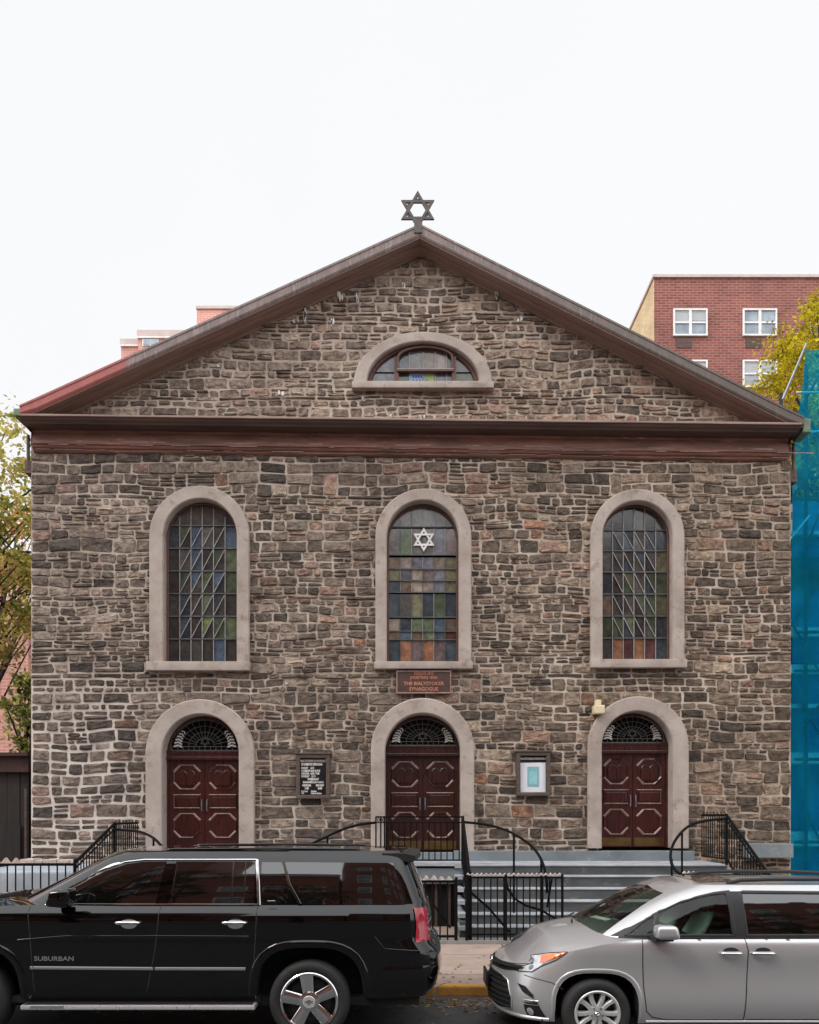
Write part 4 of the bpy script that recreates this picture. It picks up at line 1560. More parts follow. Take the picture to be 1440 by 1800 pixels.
# left fence by the dark shed
f3 = thing('iron_fence', 'black iron fence section with white peaks beside the dark shed at the building corner', 'fence', (-6.3, FD, G0 + .05), 'iron fence sections along the pavement')
fx0, fx1 = WX(-60, FD), WX(130, FD)
zt = WZ(1518, FD)
MB().bar((fx0, FD, zt - .015), (fx1, FD, zt - .015), .045, .02).bar((fx0, FD, zb + .09), (fx1, FD, zb + .09), .04, .02).build_split('rail', M['black_iron'], f3)
pickets(f3, fx0, fx1, FD, zb, zt - .02, .135, .013)
scallops(f3, fx0, WX(46, FD), FD, zt + .005, .165, .06, peaked=True)
adopt(f3)
pz = WZ(1532, 13.6)
ob = MB().bbox(-7.6, -5.6, 13.55, 15.7, G0, pz, .03).build('area_wall', M['pale_slab'], None, loc=(-6.6, 14.6, G0))
tag(ob, 'pale blue grey low slab wall behind the left iron fence', 'wall')

# balcony railing before the middle door
bl = thing('balcony_railing', 'black iron railing across the landing before the middle door', 'railing', (.17, 14.85, LZ))
BD = 14.85
bx0, bx1 = WX(661, BD), WX(812, BD)
zt, zb_ = WZ(1436, BD), WZ(1512, BD)
MB().bar((bx0, BD, zt), (bx1, BD, zt), .03, .03).bar((bx0, BD, zt - .105), (bx1, BD, zt - .105), .022, .022).bar((bx0, BD, zb_), (bx1, BD, zb_), .028, .028).build_split('rail', M['black_iron'], bl)
pickets(bl, bx0 + .2, bx1 - .05, BD, zb_, zt - .105, .112, .011)
for x in (bx0, bx0 + .09, bx0 + .16): MB().tube([(x, BD, LZ), (x, BD, zt + .01)], .014, 8).build('post', M['black_iron'], bl)
sc = MB()
for q in range(3):
    c = (bx0 + .045 + q * .05, BD, zt - .055)
    sc.tube([(c[0] + .02 * math.cos(a), c[1], c[2] + .03 * math.sin(a)) for a in np.linspace(0, 6.1, 14)], .007, 5)
sc.build_split('scroll', M['black_iron'], bl)
adopt(bl)


def stair_rail(label, x, top, d0, d1, z0, z1, step=.115, landing_to=None, cat_group='sloping stair railings'):
    """railing that runs down the flight from the landing (d0) to the pavement (d1)"""
    t = thing('stair_railing', label, 'railing', (x, (d0 + d1) / 2, G0), cat_group)
    b0, b1 = LZ + .12, G0 + .16
    r = MB().tube([(x, d0, z0), (x, d1, z1)], .026, 8).bar((x, d0, b0), (x, d1, b1), .028, .022).bar((x, d0, z0 - .1), (x, d1, z1 - .1), .02, .02)
    if landing_to:
        r.tube([(x, landing_to, z0), (x, d0, z0)], .022, 8).bar((x, landing_to, LZ + .1), (x, d0, LZ + .1), .026, .022)
    r.build_split('rail', M['black_iron'], t)
    pickets(t, x, x, d0, b0, z0, step, .011, 'y', d1, z1, b1)
    if landing_to: pickets(t, x, x, d0, LZ + .1, z0, step, .011, 'y', landing_to)
    for d, z, bz in ((d0, z0 + .03, LZ), (d1, z1 + .06, G0 + .05)):
        MB().tube([(x, d, bz), (x, d, z)], .028, 8).build('post', M['black_iron'], t)
    s = MB()
    n = int((d0 - d1) / .16)
    for q in range(n):
        tt = (q + .5) / n
        c = (x, d0 + (d1 - d0) * tt, z0 + (z1 - z0) * tt - .05)
        s.tube([(c[0], c[1] + .035 * math.cos(a), c[2] + .035 * math.sin(a)) for a in np.linspace(0, 6.1, 12)], .007, 4)
    if landing_to:
        n = int((landing_to - d0) / .16)
        for q in range(n):
            c = (x, d0 + (landing_to - d0) * (q + .5) / n, z0 + .03)
            s.tube([(c[0], c[1] + .035 * math.cos(a), c[2] + .035 * math.sin(a)) for a in np.linspace(0, 6.1, 12)], .007, 4)
    s.build_split('scroll', M['black_iron'], t)
    adopt(t)
    return t


stair_rail('sloping black iron railing seen end on beside the middle door', .99, 0, 14.78, 13.06, WZ(1437, 14.8), 1.27)
stair_rail('sloping black iron railing with many bars at the right end of the steps', 5.91, 0, 14.8, 13.06, WZ(1433, 14.8), 1.28, landing_to=16.05)
stair_rail('sloping black iron railing with many bars below the left door', -5.50, 0, 14.8, 13.06, WZ(1448, 14.8), WZ(1516, 13.1), landing_to=16.05)


def curved_rail(label, pts, posts):
    t = thing('curved_handrail', label, 'handrail', (WX(pts[0][0], pts[0][2]), pts[0][2], LZ), 'curved handrails flaring from the landing')
    P = [Vector(W(*p)) for p in pts]
    # smooth the run
    Q = []
    for i in range(len(P) - 1):
        p0, p1, p2, p3 = P[max(i - 1, 0)], P[i], P[i + 1], P[min(i + 2, len(P) - 1)]
        for k in range(6):
            s = k / 6
            Q.append(.5 * ((2 * p1) + (p2 - p0) * s + (2 * p0 - 5 * p1 + 4 * p2 - p3) * s * s + (3 * p1 - p0 - 3 * p2 + p3) * s ** 3))
    Q.append(P[-1])
    MB().tube(Q, .024, 8).build_split('rail', M['black_iron'], t, smooth=True)
    for px, py, d, zb2 in posts:
        c = W(px, py, d)
        MB().tube([(c[0], c[1], zb2), c], .019, 8).build('post', M['black_iron'], t)
    adopt(t)


curved_rail('curved black handrail sweeping down right of the middle door', [(814, 1445, 14.75), (852, 1449, 14.35), (880, 1456, 14.05), (903.5, 1466, 13.8), (933, 1486, 13.45), (951, 1510, 13.25), (960, 1540, 13.12), (962, 1570, 13.08)], [(903.5, 1466, 13.8, .45), (951.5, 1510, 13.25, G0)])
curved_rail('curved black handrail looping below the right door', [(1278, 1439, 14.75), (1238, 1443, 14.4), (1210, 1453, 14.1), (1190, 1473, 13.75), (1180, 1495, 13.45), (1180, 1515, 13.25), (1188, 1530, 13.12), (1200, 1539, 13.05)], [(1199, 1461, 13.95, .6), (1181, 1510, 13.3, G0)])
curved_rail('curved black handrail sweeping down left of the middle door', [(660, 1446, 14.75), (630, 1450, 14.35), (600, 1459, 14.05), (576, 1470, 13.8), (550, 1483, 13.45), (535, 1497, 13.25), (524, 1530, 13.1)], [(576, 1470, 13.8, .45), (528, 1515, 13.25, G0)])
curved_rail('curved black handrail looping below the left door', [(200, 1458, 14.75), (240, 1461, 14.4), (265, 1470, 14.0), (282, 1485, 13.6), (292, 1503, 13.3), (296, 1530, 13.15)], [(270, 1473, 13.95, .6), (293, 1510, 13.25, G0)])

# ------------------------------------------------------------------ neighbours
def apartment(name, label, x0, x1, y0, y1, z1, brick, win_rows, win_cols, wsize, side=None, parapet=True, ac=None, double=True):
    t = thing(name, label, 'building', ((x0 + x1) / 2, y0, 0))
    w = MB()
    w.quad((x0, y0, 0), (x1, y0, 0), (x1, y0, z1), (x0, y0, z1), 0)
    w.quad((x1, y0, 0), (x1, y1, 0), (x1, y1, z1), (x1, y0, z1), 1)
    w.quad((x0, y1, 0), (x0, y0, 0), (x0, y0, z1), (x0, y1, z1), 1)
    w.quad((x1, y1, 0), (x0, y1, 0), (x0, y1, z1), (x1, y1, z1), 0)
    w.quad((x0, y0, z1 - .05), (x1, y0, z1 - .05), (x1, y1, z1 - .05), (x0, y1, z1 - .05), 0)
    w.build('wall', [brick, side or brick], t, fix=False)
    if parapet:
        MB().box(x0 - .06, x1 + .06, y0 - .08, y0 + .3, z1 - .02, z1 + .1).box(x0 - .06, x0 + .3, y0 + .32, y1, z1 - .02, z1 + .1).build('coping', M['concrete_band'], t)
    f = -1 if y0 < y1 else 1
    for zc in win_rows:
        for xc in win_cols:
            ww, wh = wsize
            fr_ = MB()
            yy = y0 - .05
            b = .07
            fr_.box(xc - ww / 2, xc + ww / 2, yy - .03, yy + .06, zc + wh / 2 - b, zc + wh / 2)
            fr_.box(xc - ww / 2, xc + ww / 2, yy - .05, yy + .06, zc - wh / 2, zc - wh / 2 + b)
            fr_.box(xc - ww / 2, xc - ww / 2 + b, yy - .03, yy + .06, zc - wh / 2 + b, zc + wh / 2 - b)
            fr_.box(xc + ww / 2 - b, xc + ww / 2, yy - .03, yy + .06, zc - wh / 2 + b, zc + wh / 2 - b)
            fr_.box(xc - ww / 2 + b, xc + ww / 2 - b, yy - .02, yy + .05, zc - .04, zc + .03)
            if double: fr_.box(xc - .06, xc + .06, yy - .022, yy + .05, zc - wh / 2 + b, zc + wh / 2 - b)
            wf = fr_.build('window', M['white_paint'], t)
            g = MB()
            g.box(xc - ww / 2 + b, xc + ww / 2 - b, yy + .03, yy + .045, zc - wh / 2 + b, zc + wh / 2 - b)
            g.build('pane', M['pane'], wf)
            rb_ = random.Random(int(xc * 31 + zc * 17))
            for q in (-1, 1):
                if rb_.random() < .6:
                    d_ = rb_.uniform(.2, .75) * (wh - 2 * b)
                    xa_, xb_ = (xc - ww / 2 + b, xc - .06) if q < 0 else (xc + .06, xc + ww / 2 - b)
                    MB().box(xa_, xb_, yy + .02, yy + .028, zc + wh / 2 - b - d_, zc + wh / 2 - b).build('blind', M['blind'], wf)
            if ac and (xc, zc) in ac:
                a_ = MB()
                a_.box(xc - ww * .4, xc + .05, y0 - .03, y0 + .02, zc - wh / 2 - .5, zc - wh / 2 - .08)
                for q in range(7): a_.box(xc - ww * .4 + .04 + q * .1, xc - ww * .4 + .07 + q * .1, y0 - .045, y0 - .025, zc - wh / 2 - .47, zc - wh / 2 - .11)
                a_.build('vent_grille', M['dark_brown'], t)
    adopt(t)
    return t


AD = 35.0
wc = [WX(1213, AD), WX(1335, AD), WX(1452, AD), WX(1550, AD)]
wr = [WZ(568, AD), WZ(658, AD), WZ(748, AD), WZ(838, AD)]
apartment('apartment_building', 'red brick apartment building with white windows rising behind the right roof slope', WX(1150, AD), 32, AD, 62, WZ(488, AD), M['brick_red'], wr, wc, (WX(1243, AD) - WX(1183, AD), WZ(544, AD) - WZ(592, AD)), side=M['brick_cream'], ac=[(wc[0], wr[0]), (wc[1], wr[0])])

# salmon building whose roof line shows over the left slope
BDp = 46.0
bb = thing('apartment_building', 'salmon brick apartment block peeking over the left roof slope', 'building', (-12, BDp, 0))
w = MB()
w.box(WX(338, BDp), WX(430, BDp), BDp + 1, BDp + 8, 0, WZ(544, BDp + 1))
w.box(WX(213, BDp), WX(252, BDp), BDp, BDp + 12, 0, WZ(598, BDp))
w.box(WX(247, BDp), WX(340, BDp), BDp - .4, BDp + 12, 0, WZ(590, BDp - .4))
w.build('wall', M['brick_pink'], bb)
c = MB()
c.box(WX(337, BDp), WX(432, BDp), BDp + .9, BDp + 8, WZ(544, BDp + 1) + .002, WZ(539, BDp + 1))
c.box(WX(212, BDp), WX(250, BDp), BDp - .1, BDp + 12, WZ(607, BDp), WZ(597, BDp))
c.box(WX(246, BDp), WX(341, BDp), BDp - .5, BDp + 12, WZ(600, BDp), WZ(589, BDp))
c.build('coping', M['concrete_band'], bb)
c = MB().box(WX(212.5, BDp), WX(251, BDp), BDp - .12, BDp + .02, WZ(610, BDp), WZ(607.5, BDp)).box(WX(246.5, BDp), WX(340, BDp), BDp - .52, BDp - .38, WZ(603, BDp), WZ(600.5, BDp))
c.build('white_band', M['white_paint'], bb)
wn = MB().box(WX(255, BDp), WX(283, BDp), BDp - .46, BDp - .38, WZ(616, BDp), WZ(604, BDp)).build('window', M['white_paint'], bb)
MB().box(WX(257, BDp), WX(268, BDp), BDp - .49, BDp - .45, WZ(615, BDp), WZ(605, BDp)).box(WX(270, BDp), WX(281, BDp), BDp - .49, BDp - .45, WZ(615, BDp), WZ(605, BDp)).build('pane', M['pane'], wn)
adopt(bb)

# red brick neighbour at the far left, behind the tree
LD = 30.0
nb = apartment('brick_house', 'red brick house behind the autumn tree at the left edge', -26, WX(50, LD), LD, 44, WZ(985, LD), M['brick_pink'], [WZ(1025, LD), WZ(1105, LD), WZ(1180, LD)], [-16.2, -19, -22], (1.3, 1.7), double=False)
bal = MB()
ax0, ax1, az0, az1 = WX(11, 28.9), WX(54, 28.9), WZ(1072, 28.9), WZ(1044, 28.9)
bal.box(ax0, ax1, 28.9, 29.9, az0, az0 + .1).box(ax0, ax1, 28.9, 28.95, az1 - .06, az1)
for q in range(6): bal.box(ax0 + (ax1 - ax0 - .03) * q / 5, ax0 + (ax1 - ax0 - .03) * q / 5 + .03, 28.9, 28.94, az0 + .1, az1 - .06)
bal.box(ax0, ax0 + .04, 28.95, 29.9, az1 - .06, az1).box(ax0 + .2, ax1 - .2, 29.0, 29.6, az0 + .1, az1 - .15)
ob = bal.build('air_conditioner', M['white_paint'], None, loc=((ax0 + ax1) / 2, 29.9, az0))
tag(ob, 'white air conditioner cage on the red brick house', 'air conditioner')

# dark shed left of the building
sh = thing('shed', 'dark brown wooden shed with red fascia beside the left building corner', 'shed', (-9.3, 17, G0))
SX1 = WX(50, 16.6)
m_ = MB()
x = -13.0
while x < SX1:
    m_.box(x, min(x + .26, SX1), 16.6 + .01 * (int(x * 10) % 2), 20, G0, WZ(1328, 16.6) - .35)
    x += .27
m_.build('wall', M['shed'], sh)
MB().box(-13.05, SX1 + .05, 16.5, 20.1, WZ(1328, 16.6) - .35, WZ(1328, 16.6) - .02).box(-13.1, SX1 + .08, 16.4, 20.2, WZ(1328, 16.6) - .02, WZ(1328, 16.6) + .05).build('fascia', M['shed_red'], sh)
MB().box(-9.6, SX1 - .15, 16.56, 16.58, G0 + .3, G0 + 1.9).build('door', M['shed'], sh)
MB().tube([(SX1 + .03, 16.45, G0), (SX1 + .03, 16.45, 2.8)], .035, 8).build('pole', M['dark_brown'], sh)
adopt(sh)

# ------------------------------------------------------------------ scaffold with netting at the right
SD = 17.16
sc = thing('scaffold', 'tube scaffold standing inside the blue netting at the right edge', 'scaffold', (9.6, SD, G0))
for x in (WX(1419, SD), WX(1419, SD) + 1.9, WX(1419, SD) + 3.8):
    for y in (SD + .05, SD + 1.2):
        MB().tube([(x, y, G0), (x, y, 12.0)], .04, 8).build('pole', M['scaf_steel'], sc)
lev = [WZ(p, SD) for p in (628, 655, 757, 842, 880, 1038, 1112, 1180, 1335, 1372, 1480)]
for z in lev:
    MB().tube([(8.75 if z > WZ(760, SD) else 8.3, SD - .05, z), (12.8, SD - .05, z)], .032, 8).build('ledger', M['scaf_steel'], sc)
br = []
rr2 = random.Random(5)
for (pa, ya, pb, yb) in ((1385, 760, 1440, 660), (1390, 880, 1440, 800), (1395, 1020, 1440, 905), (1395, 1095, 1432, 1035), (1395, 1100, 1440, 1180), (1400, 1220, 1440, 1290), (1392, 1310, 1440, 1240), (1405, 1400, 1440, 1475), (1400, 700, 1440, 770)):
    MB().tube([W(pa, ya, SD + .05), W(pb, yb, SD + .05)], .028, 8).build('brace', M['scaf_steel'], sc)
for ya, yb in ((1100, 1116), (1166, 1182), (1322, 1342), (1462, 1488), (930, 936), (1236, 1243)):
    MB().box(WX(1394, SD), 12.6, SD + .12, SD + 1.1, WZ(yb, SD), WZ(ya, SD)).build('plank', M['plank'], sc)
for (pa, ya, pb, yb) in ((1389, 948, 1424, 905), (1393, 762, 1440, 758), (1400, 690, 1440, 690)):
    MB().tube([W(pa, ya, SD - .08), W(pb, yb, SD - .08)], .022, 6).build('tie', M['white_paint'], sc)
adopt(sc)


def net(name, poly_rows, m, label, cat, y, amp, seed):
    r_ = random.Random(seed)
    ph = [r_.uniform(0, 6) for _ in range(6)]
    mb = MB()
    rows = []
    NZ_, NX_ = 60, 40
    for a in range(NZ_ + 1):
        t = a / NZ_
        zs = poly_rows[0][2] + (poly_rows[-1][2] - poly_rows[0][2]) * t
        xl = float(np.interp(zs, [p[2] for p in poly_rows], [p[0] for p in poly_rows]))
        xr = float(np.interp(zs, [p[2] for p in poly_rows], [p[1] for p in poly_rows]))
        row = []
        for b_ in range(NX_ + 1):
            s = b_ / NX_
            x = xl + (xr - xl) * s
            yy = y + amp * (math.sin(x * 5.2 + ph[0] + .5 * math.sin(zs * 1.3 + ph[1])) * .5 + math.sin(x * 11 + zs * .7 + ph[2]) * .25 + math.sin(zs * 2.1 + x * 2 + ph[3]) * .35)
            row.append((x, yy, zs))
        rows.append(row)
    mb.sweep(None, rows)
    c = rows[0][0]
    o = mb.build(name, m, None, smooth=True, loc=(c[0], y, c[2]))
    tag(o, label, cat)
    return o


ND = 16.95
TD = 17.45
nbd = thing('neighbour_building', 'coursed stone building standing behind the blue scaffold netting', 'building', (11, 19.2, 0))
MB().box(8.45, 16, 19.2, 30, 0, WZ(886, 19.2)).build('wall', M['rough_side'], nbd)
for z in (WZ(1010, 19.2), WZ(1210, 19.2), WZ(1400, 19.2)):
    MB().box(9.0, 10.0, 19.1, 19.19, z - .8, z + .8).build('window', M['glass_black'], nbd)
adopt(nbd)
net('debris_netting', [(WX(1387, ND), 12.6, WZ(1548, ND)), (WX(1390, ND), 12.6, WZ(1000, ND)), (WX(1389, ND), 12.6, WZ(850, ND)), (WX(1402, ND), 12.6, WZ(740, ND)), (WX(1412, ND), 12.6, WZ(660, ND)), (WX(1417, ND), 12.6, WZ(612, ND))], M['net'], 'bright blue translucent netting hung over the scaffold', 'netting', ND, .10, 1)
for (ya, yb, lab, seed) in ((882, 980, 'dark blue tarpaulin hanging highest on the scaffold netting', 2), (1035, 1165, 'dark blue tarpaulin at the middle of the scaffold below the highest one', 3), (1180, 1330, 'dark blue tarpaulin between the middle one and the tall lowest one', 6), (1340, 1560, 'tall dark blue tarpaulin covering the lowest part of the scaffold', 4)):
    net('tarpaulin', [(WX(1391, TD), 12.7, WZ(yb, TD)), (WX(1391, TD), 12.7, WZ(ya, TD))], M['tarp'], lab, 'tarpaulin', TD, .05, seed)
ob = MB().tube([W(1376, 702, 17.2), W(1418, 604, 17.0)], .026, 8).build('scaffold_strut', M['steel'], None, loc=W(1376, 702, 17.2))
tag(ob, 'white slanting strut from the roof edge up to the netting top', 'strut')

# ------------------------------------------------------------------ trees
def tree(name, label, base, h, crown_c, crown_r, n_leaf, leaf, cols, seed, clip=None, group=None, droop=.3, clumps=60, trunk_r=.22):
    r_ = random.Random(seed)
    t = thing(name, label, 'tree', base, group)
    tk = MB()
    B = Vector(base)
    C = Vector(crown_c)
    top = Vector((C.x + r_.uniform(-.2, .2), C.y, C.z + crown_r[2] * .6))
    path = [B.lerp(top, s) + Vector((math.sin(s * 5 + seed) * .18, math.cos(s * 4) * .12, 0)) * min(1, s * 3) for s in np.linspace(0, 1, 9)]
    tk.tube(path, 1, 10, radii=[trunk_r * (1 - .85 * s) + .015 for s in np.linspace(0, 1, 9)])
    cl = []
    for k in range(clumps):
        while True:
            v = Vector((r_.uniform(-1, 1), r_.uniform(-1, 1), r_.uniform(-1, 1)))
            if .25 < v.length < 1: break
        c = C + Vector((v.x * crown_r[0], v.y * crown_r[1], v.z * crown_r[2]))
        cl.append((c, r_.uniform(.25, .6) * min(crown_r) * .42, r_.uniform(.6, 1.25)))
        if k % 2 == 0:
            s0 = r_.uniform(.35, .9)
            p0 = path[int(s0 * 8)]
            mid = p0.lerp(c, .5) + Vector((r_.uniform(-.2, .2), r_.uniform(-.2, .2), .25))
            tk.tube([p0, mid, c], 1, 6, radii=[trunk_r * .3 * (1 - s0) + .03, .03, .01])
    tk.build('trunk', M['bark'], t, smooth=True)
    lf = MB()
    for k in range(n_leaf):
        c, rad, tone_ = r_.choice(cl)
        v = Vector((r_.gauss(0, .55), r_.gauss(0, .55), r_.gauss(0, .45)))
        p = c + v * rad
        if clip and not clip(p): continue
        s = leaf * r_.uniform(.6, 1.25)
        d = Vector((r_.gauss(0, 1), r_.gauss(0, 1), r_.gauss(-droop, .7))).normalized()
        e = d.cross(Vector((r_.gauss(0, 1), r_.gauss(0, 1), r_.gauss(0, 1)))).normalized()
        f = d.cross(e)
        base_c = cols[int(r_.random() ** 1.3 * len(cols))]
        k_ = tone_ * r_.uniform(.7, 1.25)
        col = (base_c[0] * k_, base_c[1] * k_, base_c[2] * k_, 1)
        lf.add([p, p + d * s * .5 + e * s * .28 + f * s * .06, p + d * s, p + d * s * .45 - e * s * .28 + f * s * .06], [(0, 1, 2, 3)], 0, col)
    lf.build('crown', M['leaf'], t, fix=False)
    adopt(t)
    return t


YG_COLS = [lin(206, 196, 108), lin(180, 180, 98), lin(222, 204, 124), lin(140, 150, 80), lin(220, 186, 124)]
OR_COLS = [lin(226, 164, 108), lin(218, 144, 98), lin(230, 184, 120), lin(196, 150, 84)]
GR_COLS = [lin(120, 136, 84), lin(146, 156, 94), lin(100, 116, 72), lin(176, 174, 100)]
YL_COLS = [lin(214, 196, 44), lin(200, 184, 40), lin(226, 208, 70), lin(176, 160, 36), lin(150, 140, 38)]
clipL = lambda p: p.x < XL - .12 or p.y < 16.0
tree('autumn_tree', 'tall yellow green tree hanging over the left building corner', (-12.6, 18.9, 0), 12, (-9.9, 18.6, 8.9), (2.2, 1.9, 3.0), 9500, .15, YG_COLS, 3, clip=lambda p: p.x < XL - .1, clumps=110, trunk_r=.15)
tree('autumn_tree', 'orange leaved tree standing in front of the red brick house', (-14.6, 24.5, 0), 9, (-12.0, 24.5, 10.3), (1.9, 1.6, 1.3), 2300, .17, OR_COLS, 4, clip=lambda p: p.x < -7.9, clumps=50, trunk_r=.09)
tree('autumn_tree', 'low olive green tree above the dark shed roof', (-11.2, 21.5, 0), 7, (-9.9, 21.2, 4.7), (1.3, 1.2, 1.6), 1300, .17, GR_COLS + YG_COLS[:2], 5, clip=lambda p: p.x < -7.9, clumps=34, trunk_r=.08)
tree('autumn_tree', 'bright yellow tree behind the right eave and the blue netting', (10.9, 21.5, 0), 15, (11.5, 21.5, 13.0), (2.35, 1.8, 3.3), 46000, .105, YL_COLS, 6, clumps=300)

# ------------------------------------------------------------------ across the street (behind the viewer): what the glossy paint mirrors
OY = -15.0
def opposite(name, label, x0, x1, h, rows, cols):
    t = thing(name, label, 'building', ((x0 + x1) / 2, OY, 0))
    w = MB()
    w.box(x0, x1, OY - 9, OY, 0, h)
    w.build('wall', M['brick_far'], t)
    for z in rows:
        for x in cols:
            f_ = MB()
            f_.box(x - .62, x + .62, OY, OY + .06, z - .85, z + .85)
            wf = f_.build('window', M['white_paint'], t)
            MB().box(x - .52, x + .52, OY + .05, OY + .08, z - .75, z - .04).box(x - .52, x + .52, OY + .05, OY + .08, z + .04, z + .75).build('pane', M['pane'], wf)
    MB().box(x0 - .1, x1 + .1, OY, OY + .25, h - .5, h + .1).build('coping', M['concrete_band'], t)
    adopt(t)


opposite('row_house', 'low brick row house across the street', -9.2, -2.2, 12.2, (2.2, 5.2, 8.3), (-7.2, -5.3, -3.6))
opposite('row_house', 'tall brick row house across the street on the right', -2.0, 26, 19, (2.2, 5.2, 8.3, 11.4, 14.5), (0, 3, 6, 9, 12, 15, 18, 21))
opposite('row_house', 'tall brick row house across the street at the far left', -44, -9.3, 25, (2.2, 5.2, 8.3, 11.4, 14.5, 17.6), (-36, -32, -28, -24, -20, -16, -12))
tree('street_tree', 'dark green street tree across the street at the far left', (-9.5, -6.8, 0), 12, (-9.5, -6.8, 7.5), (4.5, 2.2, 3.6), 7000, .24, [lin(84, 84, 42), lin(64, 70, 36), lin(104, 92, 46)], 9, clumps=90)
tree('street_tree', 'street tree with thinning brown leaves across the street', (-3.2, -7.0, 0), 9, (-3.2, -7.0, 5.2), (2.4, 2.0, 1.7), 1800, .2, [lin(104, 84, 44), lin(84, 82, 40), lin(120, 98, 50)], 7, clumps=60)
tree('street_tree', 'street tree with green brown leaves across the street on the right', (11.5, -6.9, 0), 10, (11.5, -6.9, 6.4), (5.0, 2.0, 3.2), 7000, .2, [lin(92, 88, 44), lin(74, 78, 40), lin(120, 90, 50)], 8, clumps=60)
# ------------------------------------------------------------------ vehicle bodies as lofted control nets
class Net:
    """surface S(u, z): plan control points given at several heights; near half only (y <= 0), mirrored for the far half"""

    def __init__(self, levels, sub=24):
        self.z = np.array([l[0] for l in levels], float)
        P = np.array([l[1] for l in levels], float)          # (nz, n, 2)
        n = P.shape[1]
        dense = []
        for i in range(n - 1):
            p0, p1, p2, p3 = P[:, max(i - 1, 0)], P[:, i], P[:, i + 1], P[:, min(i + 2, n - 1)]
            for k in range(sub):
                s = k / sub
                dense.append(.5 * ((2 * p1) + (p2 - p0) * s + (2 * p0 - 5 * p1 + 4 * p2 - p3) * s * s + (3 * p1 - p0 - 3 * p2 + p3) * s ** 3))
        dense.append(P[:, -1])
        D = np.array(dense)                                   # (nu, nz, 2)
        # resample heights smoothly
        zz = np.linspace(self.z[0], self.z[-1], 60)
        out = np.zeros((D.shape[0], 60, 2))
        m = np.zeros_like(D)
        dz = np.diff(self.z)
        for k in range(len(self.z)):
            if k == 0: m[:, k] = (D[:, 1] - D[:, 0]) / dz[0]
            elif k == len(self.z) - 1: m[:, k] = (D[:, -1] - D[:, -2]) / dz[-1]
            else:
                a, b = (D[:, k] - D[:, k - 1]) / dz[k - 1], (D[:, k + 1] - D[:, k]) / dz[k]
                mm = np.where(a * b > 0, 2 * a * b / np.where(np.abs(a + b) < 1e-9, 1, a + b), 0)
                m[:, k] = mm
        for j, z in enumerate(zz):
            k = min(np.searchsorted(self.z, z, side='right') - 1, len(self.z) - 2)
            t = (z - self.z[k]) / dz[k]
            h = dz[k]
            out[:, j] = (2 * t ** 3 - 3 * t ** 2 + 1) * D[:, k] + (t ** 3 - 2 * t ** 2 + t) * h * m[:, k] + (-2 * t ** 3 + 3 * t ** 2) * D[:, k + 1] + (t ** 3 - t ** 2) * h * m[:, k + 1]
        self.G, self.zz = out, zz
        mid = out[:, 30]
        seg = np.linalg.norm(np.diff(mid, axis=0), axis=1)
        self.a = np.concatenate([[0], np.cumsum(np.maximum(seg, 1e-5))])   # arclength label of each u

    def xy(self, a, z):
        u = np.interp(a, self.a, np.arange(len(self.a)))
        w = np.interp(z, self.zz, np.arange(60))
        i, j = min(int(u), len(self.a) - 2), min(int(w), 58)
        fu, fw = u - i, w - j
        g = self.G
        return (g[i, j] * (1 - fu) * (1 - fw) + g[i + 1, j] * fu * (1 - fw) + g[i, j + 1] * (1 - fu) * fw + g[i + 1, j + 1] * fu * fw)

    def p(self, a, z, off=0.0):
        q = self.xy(a, z)
        P = Vector((q[0], q[1], z))
        if off:
            e = .02
            qa, qb = self.xy(min(a + e, self.a[-1]), z), self.xy(max(a - e, 0), z)
            za, zb = min(z + e, self.zz[-1]), max(z - e, self.zz[0])
            ra, rb = self.xy(a, za), self.xy(a, zb)
            tu = Vector((qa[0] - qb[0], qa[1] - qb[1], 0))
            tz = Vector((ra[0] - rb[0], ra[1] - rb[1], za - zb))
            n = tu.cross(tz)
            if n.length > 1e-9: P = P + n.normalized() * off
        return P

    def ax(self, x, z):
        """label of the side/corner point with this x at height z"""
        j = int(round(np.interp(z, self.zz, np.arange(60))))
        xs = self.G[:, j, 0]
        xs = np.maximum.accumulate(xs + np.arange(len(xs)) * 1e-7)
        return float(np.interp(x, xs, self.a))

    def ay(self, y, z, front=True):
        j = int(round(np.interp(z, self.zz, np.arange(60))))
        ys = -self.G[:, j, 1]
        k = int(np.argmax(ys))
        if front: return float(np.interp(-y, ys[:k + 1] + np.arange(k + 1) * 1e-7, self.a[:k + 1]))
        r = ys[k:][::-1]
        return float(np.interp(-y, r + np.arange(len(r)) * 1e-7, self.a[k:][::-1]))


def inside(poly, pts):
    x, y = pts[:, 0], pts[:, 1]
    c = np.zeros(len(pts), bool)
    n = len(poly)
    for i in range(n):
        x1, y1 = poly[i]
        x2, y2 = poly[(i + 1) % n]
        if y1 == y2: continue
        t = ((y1 > y) != (y2 > y)) & (x < (x2 - x1) * (y - y1) / (y2 - y1) + x1)
        c ^= t
    return c


def densify(poly, step):
    out = []
    n = len(poly)
    for i in range(n):
        p, q = np.array(poly[i], float), np.array(poly[(i + 1) % n], float)
        k = max(1, int(np.ceil(np.linalg.norm(q - p) / step)))
        for s in range(k): out.append(tuple(p + (q - p) * s / k))
    return out


